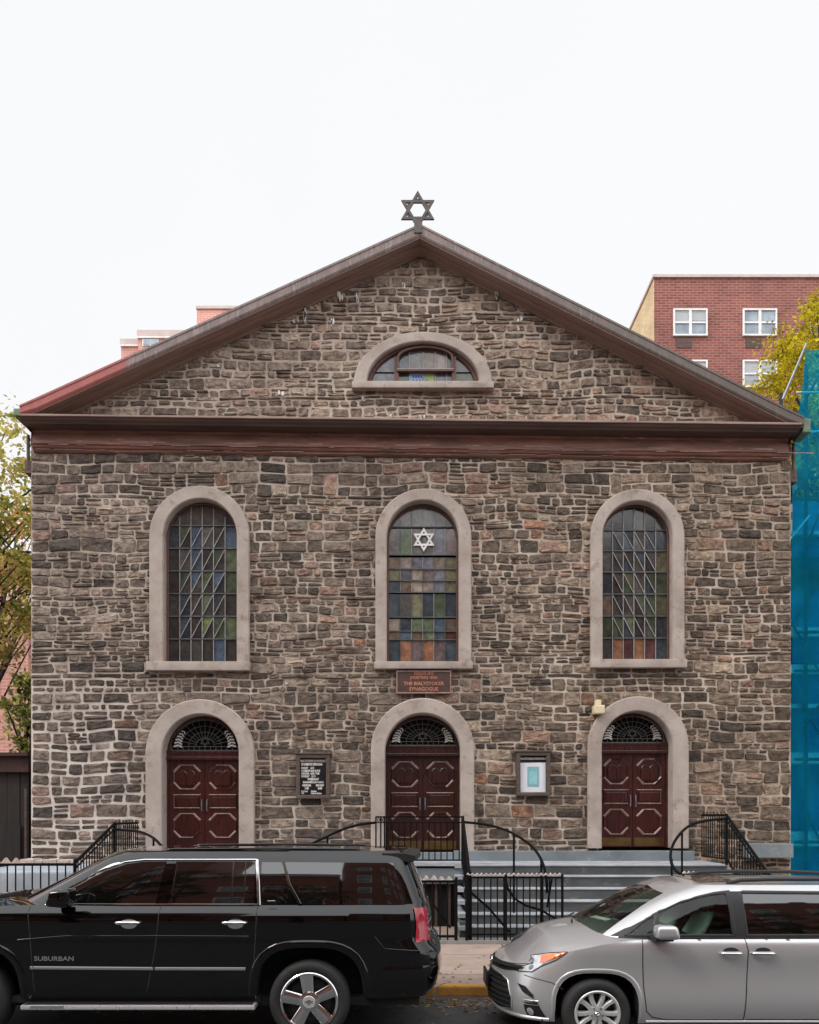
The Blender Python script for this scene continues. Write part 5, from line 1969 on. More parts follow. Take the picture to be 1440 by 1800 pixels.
def patch(mb, net, outline, holes=(), step=.06, off=0.0, mi=0, mirror=True, near=True, extra=()):
    loops = [densify(outline, step)] + [densify(h, step) for h in holes]
    pts, edges = [], []
    for lp in loops:
        o = len(pts)
        pts += lp
        edges += [(o + i, o + (i + 1) % len(lp)) for i in range(len(lp))]
    A = np.array(loops[0])
    x0, y0 = A.min(0); x1, y1 = A.max(0)
    gx, gy = np.meshgrid(np.arange(x0 + step * .5, x1, step), np.arange(y0 + step * .5, y1, step))
    G = np.stack([gx.ravel(), gy.ravel()], 1)
    if len(G):
        ok = inside(loops[0], G)
        for h in loops[1:]: ok &= ~inside(h, G)
        B = np.array(pts)
        G = G[ok]
        if len(G):
            d = np.min(np.linalg.norm(G[:, None, :] - B[None, :, :], axis=2), axis=1)
            G = G[d > step * .45]
            if len(extra):
                X = np.array(extra, float)
                X = X[inside(loops[0], X)]
                X = X[np.min(np.linalg.norm(X[:, None, :] - B[None, :, :], axis=2), axis=1) > .004]
                if len(G): G = G[np.min(np.linalg.norm(G[:, None, :] - X[None, :, :], axis=2), axis=1) > step * .4]
                G = np.concatenate([G, X])
            pts = pts + [tuple(p) for p in G]
    vs, _, fs, *_ = delaunay_2d_cdt([Vector(p) for p in pts], edges, [], 0, 1e-6)
    V = np.array([(v.x, v.y) for v in vs])
    cen = np.array([V[list(f)].mean(0) for f in fs])
    ok = inside(loops[0], cen)
    for h in loops[1:]: ok &= ~inside(h, cen)
    fs = [f for f, k in zip(fs, ok) if k]
    P = [net.p(a, z, off) for a, z in V]
    if near: mb.add(P, fs, mi)
    if mirror: mb.add([(p.x, -p.y, p.z) for p in P], [tuple(reversed(f)) for f in fs], mi)
    return mb


def ribbon(mb, net, path, w, off, mi=0, mirror=True, thick=.004, step=.05):
    """raised strip along a path of (a, z)"""
    pts = []
    for i in range(len(path) - 1):
        p, q = np.array(path[i], float), np.array(path[i + 1], float)
        k = max(1, int(np.ceil(np.linalg.norm(q - p) / step)))
        for s in range(k): pts.append(p + (q - p) * s / k)
    pts.append(np.array(path[-1], float))
    rows = []
    for i, p in enumerate(pts):
        t = pts[min(i + 1, len(pts) - 1)] - pts[max(i - 1, 0)]
        t = t / (np.linalg.norm(t) + 1e-9)
        n = np.array([-t[1], t[0]])
        A, B = p + n * w / 2, p - n * w / 2
        A2, B2 = p + n * w * .3, p - n * w * .3
        rows.append([net.p(*A, off), net.p(*A2, off + thick), net.p(*B2, off + thick), net.p(*B, off)])
    mb.sweep(None, rows, mi)
    if mirror: mb.sweep(None, [[Vector((q.x, -q.y, q.z)) for q in r] for r in rows], mi)
    return mb


def cap(mb, rows_edge, crown, n=16, mi=0, exp=2.0):
    """surface across mirrored boundary points: rows_edge list of near-side points, crown list"""
    rows = []
    for e, c in zip(rows_edge, crown):
        row = []
        for k in range(n + 1):
            t = -1 + 2 * k / n
            row.append((e.x, -e.y * t if False else e.y * -t, e.z + c * (1 - abs(t) ** exp)))
        rows.append(row)
    return mb.sweep(None, rows, mi)


def wheel(parent, x, y, z, R, rim, width, style, name='wheel', detailed=True):
    """outer face toward -y"""
    s = 1 if y < 0 else -1
    f = lambda a: a * s
    tb = MB()
    h = R - rim
    tb.lathe([(rim - .01, f(.01)), (rim + .012, f(-.004)), (rim + h * .3, f(-.014)), (rim + h * .62, f(-.016)), (rim + h * .85, f(.0)), (R - .008, f(.03)), (R, f(.055)), (R, f(width - .055)), (R - .02, f(width - .01)), (rim, f(width))], (x, y, z), n=56)
    t = tb.build(name, M['tyre'], parent, smooth=50)
    rb = MB()
    rb.lathe([(rim + .004, f(-.006)), (rim - .004, f(-.012)), (rim - .022, f(-.006)), (rim - .03, f(.03)), (rim - .045, f(.12))], (x, y, z), n=48)
    dk = MB()
    dk.lathe([(rim - .02, f(.10)), (.0, f(.10))], (x, y, z), n=32)
    dk.lathe([(rim * .74, f(.085)), (rim * .2, f(.085))], (x, y, z), n=32, mi=1)
    dk.build('brake_disc', [M['black'], M['plastic']], t)

    def spoke(th, w0, w1, r0, r1, y0, y1, bend=0.0, chamfer=.35):
        rows = []
        for k in range(7):
            q = k / 6
            r = r0 + (r1 - r0) * q
            w = w0 + (w1 - w0) * q
            yy = y0 + (y1 - y0) * q
            a = th + bend * math.sin(q * math.pi)
            c = Vector((math.cos(a), 0, math.sin(a))); tn = Vector((-math.sin(a), 0, math.cos(a)))
            base = Vector((x, y, z)) + c * r
            rows.append([base - tn * w / 2 + Vector((0, f(yy + .05), 0)), base - tn * w / 2 + Vector((0, f(yy + .012), 0)), base - tn * w * chamfer + Vector((0, f(yy), 0)), base + tn * w * chamfer + Vector((0, f(yy), 0)), base + tn * w / 2 + Vector((0, f(yy + .012), 0)), base + tn * w / 2 + Vector((0, f(yy + .05), 0))])
        rb.sweep(None, rows)
    hub = []
    if style == 'five':
        for k in range(5): spoke(math.pi / 2 + .12 + k * 2 * math.pi / 5, .105, .135, .07, rim - .015, .0, .004)
        rb.lathe([(.105, f(.03)), (.10, f(-.004)), (.075, f(-.014)), (.0, f(-.016))], (x, y, z), n=28)
        cm = MB()
        cm.lathe([(.062, f(-.0165)), (.058, f(-.021)), (.0, f(-.022))], (x, y, z), n=24)
        em = MB()
        for dx, dz, w, hh in ((0, 0, .085, .018), (0, 0, .034, .042)):
            pts = [(x + dx - w / 2 + .006, z + dz - hh / 2), (x + dx + w / 2 - .008, z + dz - hh / 2 + .003), (x + dx + w / 2, z + dz + hh / 2 + .003), (x + dx - w / 2, z + dz + hh / 2)]
            em.prism(pts, y + f(-.026) - .001 * (w < .05), y + f(-.02))
        cm.build('hub_cap', M['alloy'], t, smooth=40)
        em.build('emblem', M['steel'], t)
    else:
        for k in range(5):
            th = math.pi / 2 + k * 2 * math.pi / 5
            for q in (-1, 1): spoke(th + q * .30, .044, .054, .055, rim - .012, .012, .004, bend=q * .07, chamfer=.3)
        rb.lathe([(.085, f(.04)), (.082, f(.016)), (.06, f(.008)), (.0, f(.006))], (x, y, z), n=28)
        cm = MB()
        cm.lathe([(.032, f(.0)), (.028, f(-.004)), (.0, f(-.005))], (x, y, z), n=20)
        for k in range(5):
            th = math.pi / 2 + (k + .5) * 2 * math.pi / 5
            cm.lathe([(.011, f(.004)), (.009, f(-.006)), (0, f(-.006))], (x + .058 * math.cos(th), y, z + .058 * math.sin(th)), n=8)
        cm.build('hub_cap', M['steel'], t, smooth=40)
        em = MB()
        em.tube([(x + .02 * math.cos(a), y + f(-.006), z + .014 * math.sin(a)) for a in np.linspace(0, 2 * math.pi, 18)], .0025, 4)
        em.tube([(x + .008 * math.cos(a), y + f(-.0065), z + .013 * math.sin(a)) for a in np.linspace(0, 2 * math.pi, 14)], .0022, 4)
        em.build('emblem', M['chrome'], t)
    rb.build('rim', M['chrome'] if style == 'five' else M['alloy'], t, smooth=40)
    return t


def arch_pts(cx, cz, r, zbase, sq=1.0, n=22):
    """opening over a wheel, from left foot to right foot in (x, z)"""
    th0 = math.asin(max(-1, min(1, (zbase - cz) / r)))
    out = []
    for k in range(n + 1):
        th = math.pi - th0 - (math.pi - 2 * th0) * k / n
        c, s = math.cos(th), math.sin(th)
        m = (abs(c) ** (2 + sq) + abs(s) ** (2 + sq)) ** (-1 / (2 + sq)) if sq else 1
        out.append((cx + r * c * m, cz + r * s * m))
    out[0] = (out[0][0], zbase); out[-1] = (out[-1][0], zbase)
    return out


def body_shell(net, parent, paint, arches, zbase, ztop, name='body', step=.06, shoulder=(.008, .018, .030, .045, .062, .082)):
    """lower body with arch openings; ztop(a) upper edge"""
    A0, A1 = net.a[0], net.a[-1]
    bottom = [(A0, zbase(A0))]
    marks = []
    for cx, cz, r in arches:
        pts = [(net.ax(x, z), z) for x, z in arch_pts(cx, cz, r, zbase(net.ax(cx, cz)))]
        marks.append(pts)
        bottom += pts
    bottom.append((A1, zbase(A1)))
    out = []
    for i in range(len(bottom) - 1):
        p, q = bottom[i], bottom[i + 1]
        k = max(1, int(abs(q[0] - p[0]) / .08))
        for s in range(k):
            a = p[0] + (q[0] - p[0]) * s / k
            out.append((a, p[1] + (q[1] - p[1]) * s / k) if k < 3 else (a, zbase(a) if 0 < s else p[1]))
    out.append(bottom[-1])
    top = [(a, ztop(a)) for a in np.linspace(A1, A0, int((A1 - A0) / .05))]
    mb = MB()
    extra = [(a, ztop(a) - d) for d in shoulder for a in np.linspace(A0 + .01, A1 - .01, int((A1 - A0) / .045))]
    patch(mb, net, out + top, step=step, extra=extra)
    o = mb.build(name, paint, parent, smooth=True, fix=False)
    # wheel wells
    wb = MB()
    for pts in marks:
        for s in (-1, 1):
            rows = []
            for a, z in pts:
                p = net.p(a, z, -.001)
                rows.append([(p.x, s * -p.y * -1 if False else (p.y if s < 0 else -p.y), p.z), (p.x, (p.y + .34) * (1 if s < 0 else -1), p.z)])
            wb.sweep(None, rows)
        c = np.mean(np.array(pts), 0)
    wb.build_split('wheel_well', M['black'], parent)
    return o, top


def car_place(root, x0, yc):
    for ch in root.children: pass


# =================================================================== the large black vehicle
SX, SY = 0.0, 8.9
suv = thing('parked_suv', 'long glossy black suv with dark windows parked at the kerb on the left', 'suv', (-2.4, SY, 0))
HW = 1.0


def lev(z, fx, ins, rx, cw=1.0):
    return (z, [(-5.30 + fx, 0), (-5.27 + fx, -.45), (-5.14 + fx, -.80 * cw), (-4.86 + fx * .5, -.965 + ins), (-4.3, -HW + ins), (-3.2, -HW + ins), (-2.0, -HW + ins), (-1.0, -HW + ins), (-.45, -.995 + ins), (-.02 + rx * .5, -.965 + ins), (.20 + rx, -.83 * cw), (.285 + rx, -.5), (.30 + rx, 0)])


low = Net([lev(.30, .05, .10, -.13), lev(.43, .02, .05, -.06), lev(.56, 0, .018, .02), lev(.76, 0, .006, .05), lev(.90, .02, .0, .03), lev(1.00, .06, .0, -.05), lev(1.08, .07, .004, -.055), lev(1.16, .08, -.004, -.06), lev(1.25, .10, -.002, -.07), lev(1.28, .11, .004, -.075), lev(1.315, .13, .032, -.085), lev(1.345, .15, .062, -.09), lev(1.375, .17, .095, -.10)])
zb_s = lambda a: .43
def zt_s(a):
    x = low.xy(a, 1.3)[0]
    return float(np.interp(x, [-5.3, -5.0, -4.4, -3.7], [1.20, 1.28, 1.345, 1.365]))


body, top = body_shell(low, suv, M['black_paint'], [(-1.0, .41, .535), (-4.42, .41, .535)], zb_s, zt_s, step=.055)
# hood and shoulder cap
hb = MB()
ed, cr = [], []
for a, z in reversed(top):
    p = low.p(a, z)
    ed.append(p)
    cr.append(float(np.interp(p.x, [-5.2, -4.9, -4.2, -3.7, -2.5, .2], [.0, .05, .07, .05, 0, 0])))
cap(hb, ed, cr, 14, exp=2.5)
hb.build('hood', M['black_paint'], suv, smooth=True)
# greenhouse
B = [(-4.25, 0), (-4.17, -.45), (-3.98, -.76), (-3.72, -.895), (-3.1, -.922), (-2.1, -.925), (-1.0, -.925), (-.4, -.915), (-.02, -.88), (.14, -.78), (.19, -.5), (.20, 0)]
T = [(-3.15, 0), (-3.12, -.38), (-3.04, -.57), (-2.90, -.66), (-2.6, -.70), (-2.1, -.72), (-1.2, -.725), (-.5, -.715), (-.18, -.69), (-.06, -.6), (-.02, -.4), (-.01, 0)]


def mixl(z, gx, gy, B, T, dz=0):
    return (z, [(b[0] + (t[0] - b[0]) * gx, b[1] + (t[1] - b[1]) * gy) for b, t in zip(B, T)])


gh = Net([mixl(1.34, 0, 0, B, T), mixl(1.50, .30, .12, B, T), mixl(1.66, .60, .30, B, T), mixl(1.77, .80, .46, B, T), mixl(1.82, .89, .58, B, T), mixl(1.86, .96, .75, B, T), mixl(1.885, 1.02, .93, B, T), mixl(1.895, 1.06, 1.12, B, T)])
A0, A1 = gh.a[0], gh.a[-1]
gb = MB()
patch(gb, gh, [(A0, 1.35), (A1, 1.35), (A1, 1.895), (A0, 1.895)], step=.055)
gb.build('roof_pillar', M['black_paint'], suv, smooth=True, fix=False)
rb = MB()
ed, cr = [], []
for a in np.linspace(A0, A1, 60):
    p = gh.p(a, 1.895)
    ed.append(p); cr.append(float(np.interp(p.x, [-3.1, -2.7, -1.4, -.3, 0], [0, .008, .012, .008, 0])))
cap(rb, ed, cr, 14, exp=3)
rb.build('roof', M['black_paint'], suv, smooth=True)
# glass patches
def S(net, pts, closed=False):
    """side-view (x, z) path to surface labels, following the path in x and z"""
    out = []
    n = len(pts)
    for i in range(n if closed else n - 1):
        p, q = np.array(pts[i], float), np.array(pts[(i + 1) % n], float)
        k = max(1, int(np.ceil(np.linalg.norm(q - p) / .05)))
        for s in range(k):
            x, z = p + (q - p) * s / k
            out.append((net.ax(x, z), z))
    if not closed: out.append((net.ax(*pts[-1]), pts[-1][1]))
    return out


def glass_part(net, pts, name, m, off=.004, mirror=True, label=None, parent=suv, step=.05):
    mb = MB()
    patch(mb, net, S(net, pts, True), step=step, off=off, mirror=mirror)
    os_ = mb.build_split(name, m, parent, smooth=True, fix=False)
    if label:
        for o in os_: o['label'] = label
    return os_[0]


BZ = 1.372
xw = lambda px, d=7.93: WX(px, d)
glass_part(gh, [(-3.60, BZ), (-2.55, BZ), (-2.47, 1.79), (-2.70, 1.788), (-2.88, 1.762), (-3.12, 1.68), (-3.40, 1.52)], 'side_window', M['glass_black'])
glass_part(gh, [(-2.42, BZ), (-1.56, BZ), (-1.56, 1.79), (-2.37, 1.79)], 'side_window', M['glass_black'])
glass_part(gh, [(-1.08, BZ - .005), (.0, BZ - .005), (-.10, 1.60), (-.17, 1.775), (-1.27, 1.785), (-1.22, 1.66)], 'side_window', M['glass_black'], label='rear quarter window')
glass_part(gh, [(-1.50, BZ), (-1.12, BZ), (-1.30, 1.785), (-1.50, 1.785)], 'pillar_panel', M['glass_black'], off=.002)
# windscreen and back glass
mb = MB()
patch(mb, gh, [(0, 1.40), (gh.ay(-.66, 1.4), 1.40), (gh.ay(-.52, 1.79), 1.79), (0, 1.79)], step=.06, off=.004)
mb.build('windscreen', M['glass_black'], suv, smooth=True, fix=False)
mb = MB()
patch(mb, gh, [(A1, 1.42), (gh.ay(-.78, 1.42, False), 1.42), (gh.ay(-.62, 1.78, False), 1.78), (A1, 1.78)], step=.06, off=.004)
mb.build('rear_window', M['glass_black'], suv, smooth=True, fix=False)
# chrome surround of the front two windows
cb = MB()
ribbon(cb, gh, S(gh, [(-3.66, BZ - .006), (-2.5, BZ - .006), (-1.53, BZ - .006)]), .018, .004, thick=.008)
for sg in (1, -1):
    P = [gh.p(a, z, .006) for a, z in S(gh, [(-3.66, BZ - .004), (-3.63, 1.395), (-3.43, 1.535), (-3.14, 1.70), (-2.90, 1.785), (-2.70, 1.808), (-1.56, 1.81)])]
    cb.tube([(p.x, p.y * sg, p.z) for p in P], .0075, 6)
ribbon(cb, gh, S(gh, [(-1.515, BZ - .008), (-1.53, 1.6), (-1.55, 1.81)]), .034, .004, thick=.008)
cd = MB()
ribbon(cd, gh, S(gh, [(-1.10, BZ), (-1.21, 1.57), (-1.28, 1.79)]), .03, .005, thick=.004)
ribbon(cd, gh, S(gh, [(-2.40, BZ), (-2.355, 1.79)]), .010, .005, thick=.004)
ribbon(cd, gh, S(gh, [(-1.79, BZ), (-1.785, 1.79)]), .014, .005, thick=.004)
ribbon(cd, gh, S(gh, [(-1.66, BZ), (-1.66, 1.79)]), .010, .005, thick=.003)
cd.build_split('window_divider', M['chrome_dark'], suv, smooth=30)
cb.build_split('window_trim', M['chrome'], suv, smooth=30)
# seams, trims, handles
sm = MB()
ribbon(sm, low, S(low, [(-2.49, 1.36), (-2.50, 1.2), (-2.535, .9), (-2.62, .5)]), .010, .001, thick=.001)
ribbon(sm, low, S(low, [(-1.52, 1.36), (-1.525, 1.2), (-1.545, .85), (-1.56, .45)]), .010, .001, thick=.001)
ribbon(sm, low, S(low, [(-3.80, 1.35), (-3.77, 1.0), (-3.74, .5)]), .010, .001, thick=.001)
sm.build_split('door_seam', M['tyre'], suv)
lt = MB()
ribbon(lt, low, S(low, [(-2.45, 1.225), (-2.38, 1.225), (-2.30, 1.225)]), .001, .0, thick=.0)
ct = MB()
ribbon(ct, low, S(low, [(-3.77, .745), (-2.545, .735)]), .034, .006, thick=.014)
ribbon(ct, low, S(low, [(-2.53, .735), (-1.63, .733)]), .034, .006, thick=.014)
ct.build_split('side_trim', M['chrome'], suv, smooth=30)


def handle(net, parent, xa, xb, z, m, m2, bowl=True, dr=.022):
    h = MB()
    n = 8
    for s in (1,):
        P = []
        for k in range(n + 1):
            x = xa + (xb - xa) * k / n
            q = net.p(net.ax(x, z), z, .012 + .03 * math.sin(math.pi * k / n) ** .5)
            P.append((q.x, q.y, q.z))
        h.tube(P, dr * .8, 8, radii=[dr * .55] + [dr * .8] * (n - 1) + [dr * .55])
    o = h.build('door_handle', m, parent, smooth=True)
    if bowl:
        b = MB()
        xm, w = (xa + xb) / 2 + .01, (xb - xa)
        el = [(net.ax(xm + w * .32 * math.cos(t), z), z - .012 + .05 * math.sin(t)) for t in np.linspace(0, 2 * math.pi, 20)[:-1]]
        patch(b, net, el, step=.03, off=.003, mirror=False)
        b.build('handle_cup', m2, o)
    return o


handle(low, suv, -2.93, -2.67, 1.195, M['chrome'], M['chrome'])
handle(low, suv, -1.87, -1.61, 1.195, M['chrome'], M['chrome'])
# mirror
mm = MB()
bm = bmesh.new()
bmesh.ops.create_cube(bm, size=1)
for v in bm.verts:
    v.co = Vector((-3.42 + v.co.x * .22 + (.03 if v.co.z > 0 else 0), -1.14 + v.co.y * .22, 1.455 + v.co.z * (.19 if v.co.x > 0 else .15)))
bmesh.ops.bevel(bm, geom=list(bm.edges), offset=.05, segments=4, affect='EDGES', profile=.6)
mm.bm(bm)
mo = mm.build('mirror', M['black_paint'], suv, smooth=True)
MB().bbox(-3.50, -3.36, -1.06, -.94, 1.352, 1.392, .015).build('mirror_arm', M['plastic'], mo)
# running board
rbm = MB()
rbm.bbox(-3.85, -1.53, -1.05, -.80, .335, .385, .015, 0)
rbm.box(-3.75, -3.42, -1.054, -1.044, .355, .38, 1)
o = rbm.build('running_board', [M['alloy'], M['chrome']], suv)
tp = MB().box(-3.82, -1.56, -1.035, -.83, .384, .391)
tp.build('step_pad', M['plastic'], o)
ub = MB()
ub.box(-5.0, .1, -.86, .86, .34, .42)
ub.box(-4.0, -1.5, -.92, .92, .38, .44)
ub.box(-5.0, -.1, -.66, .66, .43, 1.15)
ub.build('underbody', M['black'], suv)
# arch flares
fl = MB()
for cx in (-1.0, -4.42):
    pts = [(low.ax(x, z), z) for x, z in arch_pts(cx, .41, .575, .46)]
    ribbon(fl, low, pts, .07, .0, thick=.011)
fl.build_split('arch_flare', M['black_paint'], suv, smooth=True)
# crease line
cl = MB()
ribbon(cl, low, S(low, [(-3.9, 1.02), (-3.4, 1.06), (-2.3, 1.06), (-1.6, 1.055)]), .02, -.004, thick=.008)
ribbon(cl, low, S(low, [(-.35, 1.05), (-.25, .93), (.1, .90)]), .02, -.004, thick=.007)
cl.build_split('body_crease', M['black_paint'], suv, smooth=True)
# rear: tail lamps, spoiler, bumper
tl = MB()
for z0, z1 in ((.985, 1.325),):
    pts = [(low.ax(.055, z0), z0), (low.ay(-.70, z0, False), z0), (low.ay(-.72, 1.15, False), 1.15), (low.ay(-.70, z1, False), z1), (low.ax(.04, z1), z1), (low.ax(.06, 1.15), 1.15)]
    patch(tl, low, pts, step=.03, off=.012)
    tl.add([], [])
tl.build_split('tail_lamp', M['lamp_red'], suv, smooth=True, fix=False)
sp = MB()
rows = []
for y in np.linspace(-.74, .74, 15):
    k = abs(y) / .74
    zz = 1.882 - .03 * k * k
    xt = .115 - .06 * k ** 3
    rows.append([(-.28, y, zz + .018), (-.05, y, zz + .016), (xt, y, zz - .008), (xt + .01, y, zz - .05), (xt - .03, y, zz - .075), (-.12, y, zz - .055), (-.2, y, zz - .03)])
sp.sweep(None, rows)
sp.add(rows[0], [tuple(range(7))]).add(rows[-1], [tuple(range(7))])
sp.build('spoiler', M['plastic'], suv, smooth=40)
bp = MB()
ribbon(bp, low, [(low.ax(-.30, .60), .60), (low.ax(0, .60), .60), (low.ay(-.7, .6, False), .60), (low.a[-1], .60)], .3, .0, thick=.012)
bp.build('rear_bumper', M['black_paint'], suv, smooth=True)
# roof rails
rl = MB()
for s in (-1, 1):
    rl.tube([(-2.6, s * .60, 1.885), (-2.5, s * .60, 1.905), (-1.4, s * .60, 1.914), (-.55, s * .60, 1.905), (-.45, s * .60, 1.885)], .012, 8)
rl.build_split('roof_rail', M['black_paint'], suv, smooth=True)
# head lamps, grille (mostly beyond the frame)
hl = MB()
patch(hl, low, [(low.ay(-.45, 1.1), 1.0), (low.ax(-4.85, 1.1), 1.0), (low.ax(-4.8, 1.15), 1.17), (low.ay(-.45, 1.15), 1.17)], step=.05, off=.008)
hl.build_split('headlamp', M['lamp_clear'], suv, smooth=True, fix=False)
gr = MB()
for z in (.72, .82, .92, 1.02, 1.12): ribbon(gr, low, [(0, z), (low.ay(-.42, z), z)], .05, .004, thick=.02)
gr.build('grille', M['chrome'], suv, smooth=True)
for (x, y) in ((-1.0, -.985), (-4.42, -.985), (-1.0, .985), (-4.42, .985)):
    wheel(suv, x, y, .405, .405, .288, .27, 'five')
# lettering on the front door
lt = text_mesh('lettering', 'SUBURBAN', .062, (0, 0, 0), M['chrome'], suv, align='LEFT', extrude=.004, xscale=1.28)
lt.location = (-3.735, -1.0, .835)
lt2 = MB().bbox(-1.42, -1.34, -.972, -.964, 1.40, 1.412, .002)
lt2.build('badge', M['chrome'], suv)
for ch in suv.children: ch.matrix_parent_inverse = Matrix.Translation((-2.4, 0, 0)).inverted()

# =================================================================== the silver minivan
VY = 8.62
van = thing('parked_minivan', 'silver minivan with black grille parked at the kerb on the right', 'minivan', (3.2, VY, 0))
HV = .925


def vlev(z, fx, cx_, ins, rx=0):
    """fx: nose offset, cx_: corner offset"""
    return (z, [(.86 + fx, 0), (.90 + fx, -.28), (.995 + fx, -.52), (1.14 + cx_, -.70), (1.36 + cx_ * .7, -.83 + ins * .5), (1.60 + cx_ * .3, -.895 + ins), (1.95, -HV + ins), (2.6, -HV + ins), (3.4, -HV + ins), (4.4, -HV + ins), (5.15, -.895 + ins), (5.5 + rx, -.74), (5.6 + rx, -.4), (5.62 + rx, 0)])


vl = Net([vlev(.17, .09, .09, .07, -.05), vlev(.26, .04, .04, .04), vlev(.34, .005, .01, .018), vlev(.46, .0, .0, .004), vlev(.56, .02, .015, .006), vlev(.66, .035, .04, .012), vlev(.74, .07, .07, .012), vlev(.80, .12, .11, .010), vlev(.86, .18, .16, .006), vlev(.92, .25, .22, .004), vlev(1.0, .36, .32, .014), vlev(1.04, .42, .38, .03), vlev(1.075, .48, .44, .058)])
zb_v = lambda a: .235
def zt_v(a):
    p = vl.xy(a, .8)
    x, y = p
    if x > 1.3: return float(np.interp(x, [1.3, 1.55, 1.9, 2.2, 2.6, 5.6], [.895, .945, 1.01, 1.048, 1.054, 1.060]))
    return float(np.interp(-y, [0, .3, .55, .70, .8, .86], [.735, .74, .755, .79, .835, .885]))


vbody, vtop = body_shell(vl, van, M['silver_paint'], [(1.826, .33, .40), (4.75, .33, .40)], zb_v, zt_v, step=.05)
vh = MB()
ed, cr = [], []
for a, z in reversed(vtop):
    p = vl.p(a, z)
    if p.x > 2.35: break
    ed.append(p)
    cr.append(float(np.interp(p.x, [.98, 1.06, 1.14, 1.26, 1.42, 1.65, 1.9, 2.3], [0, .012, .045, .105, .145, .145, .12, .05])))
cap(vh, ed, cr, 22, exp=2.6)
vh.build('hood', M['silver_paint'], van, smooth=True)
ish = MB()
ed = [vl.p(a, z - .006) for a, z in reversed(vtop) if vl.p(a, z).x > 1.95]
cap(ish, ed, [0] * len(ed), 4)
ish.build('interior_floor', M['black'], van)
Bv = [(1.58, 0), (1.62, -.34), (1.74, -.62), (1.96, -.79), (2.3, -.860), (2.8, -.868), (3.4, -.870), (4.2, -.868), (4.9, -.852), (5.4, -.77), (5.56, -.5), (5.58, 0)]
Tv = [(2.72, 0), (2.75, -.30), (2.82, -.48), (2.94, -.585), (3.10, -.625), (3.28, -.64), (3.6, -.648), (4.2, -.645), (4.7, -.62), (4.95, -.54), (5.05, -.35), (5.06, 0)]
vg = Net([mixl(.98, 0, -.02, Bv, Tv), mixl(1.06, .10, .01, Bv, Tv), mixl(1.20, .32, .14, Bv, Tv), mixl(1.35, .57, .35, Bv, Tv), mixl(1.46, .78, .55, Bv, Tv), mixl(1.515, .90, .70, Bv, Tv), mixl(1.545, .97, .85, Bv, Tv), mixl(1.56, 1.02, 1.02, Bv, Tv)])
A0v, A1v = vg.a[0], vg.a[-1]
ZT = 1.56
fw = [(2.13, 1.085), (3.17, 1.085), (3.165, 1.50), (3.0, 1.482), (2.86, 1.45), (2.69, 1.40), (2.48, 1.31), (2.28, 1.195)]
sw_ = [(3.29, 1.085), (4.42, 1.09), (4.40, 1.49), (3.285, 1.50)]
rw_ = [(4.52, 1.09), (5.15, 1.10), (4.95, 1.45), (4.50, 1.485)]
vw = [(0, 1.0), (vg.ay(-.70, 1.04), 1.03), (vg.ay(-.66, 1.15), 1.15), (vg.ay(-.60, 1.30), 1.30), (vg.ay(-.515, 1.47), 1.47), (0, 1.505)]
bw = [(A1v, 1.12), (vg.ay(-.7, 1.12, False), 1.12), (vg.ay(-.52, 1.46, False), 1.46), (A1v, 1.46)]
g = MB()
eps = .0005
vw_h = [(eps if a == 0 else a, z) for a, z in vw]
out = [(A0v, .985), (A0v, 1.0)] + [p for p in vw[1:5]] + [(A0v, 1.505), (A0v, ZT), (A1v, ZT), (A1v, 1.0)]
out = [(A0v, 1.506)] + [vw[4], vw[3], vw[2], vw[1], (A0v, .999), (A0v, .985), (A1v, .985), (A1v, ZT), (A0v, ZT)]
patch(g, vg, out, holes=[S(vg, fw, True), S(vg, sw_, True), S(vg, rw_, True)], step=.05)
g.build('roof_pillar', M['silver_paint'], van, smooth=True, fix=False)
r = MB()
ed, cr = [], []
for a in np.linspace(A0v, A1v, 60):
    p = vg.p(a, ZT)
    ed.append(p); cr.append(float(np.interp(p.x, [2.74, 2.92, 3.3, 4.4, 5.0], [.0, .018, .032, .026, 0])))
cap(r, ed, cr, 16, exp=2.5)
r.build('roof', M['silver_paint'], van, smooth=True)


def roof_pt(x, y):
    e = vg.p(vg.ax(x, ZT), ZT)
    c = float(np.interp(x, [2.74, 2.92, 3.3, 4.4, 5.0], [.0, .018, .032, .026, 0]))
    return (x, y, ZT + c * (1 - abs(y / e.y) ** 2.5) + .004)


sr = MB()
rows = [[roof_pt(x, y) for y in np.linspace(-.46, .46, 10)] for x in np.linspace(2.98, 3.36, 8)]
sr.sweep(None, rows)
sr.build('sunroof', M['glass_black'], van, smooth=True)
rl = MB()
for s in (-1, 1):
    P = [(x, s * .555, roof_pt(x, -.555)[2] + dz) for x, dz in ((3.22, .0), (3.36, .028), (3.7, .038), (4.4, .038), (4.75, .026), (4.88, .0))]
    rl.tube(P, .02, 8)
rl.build_split('roof_rail', M['plastic'], van, smooth=True)


def vglass(pts, name, m, label=None, off=-.004, mirror=True, is_s=True):
    mb = MB()
    patch(mb, vg, S(vg, pts, True) if is_s else pts, step=.06, off=off, mirror=mirror)
    os_ = mb.build_split(name, m, van, smooth=True, fix=False) if is_s else [mb.build(name, m, van, smooth=True, fix=False)]
    if label:
        for o in os_: o['label'] = label
    return os_[0]


vglass(fw, 'side_window', M['glass_tint'], 'front side window with the seat showing through')
vglass(sw_, 'side_window', M['glass_black'])
vglass(rw_, 'side_window', M['glass_black'])
vglass(vw, 'windscreen', M['glass_screen'], is_s=False)
vglass(bw, 'rear_window', M['glass_black'], is_s=False, off=.004)
# dark window surrounds
ds = MB()
for lp, w in ((fw, .035), (sw_, .03), (rw_, .03)):
    q = S(vg, lp, True)
    ribbon(ds, vg, q + [q[0]], w, .001, thick=.004)
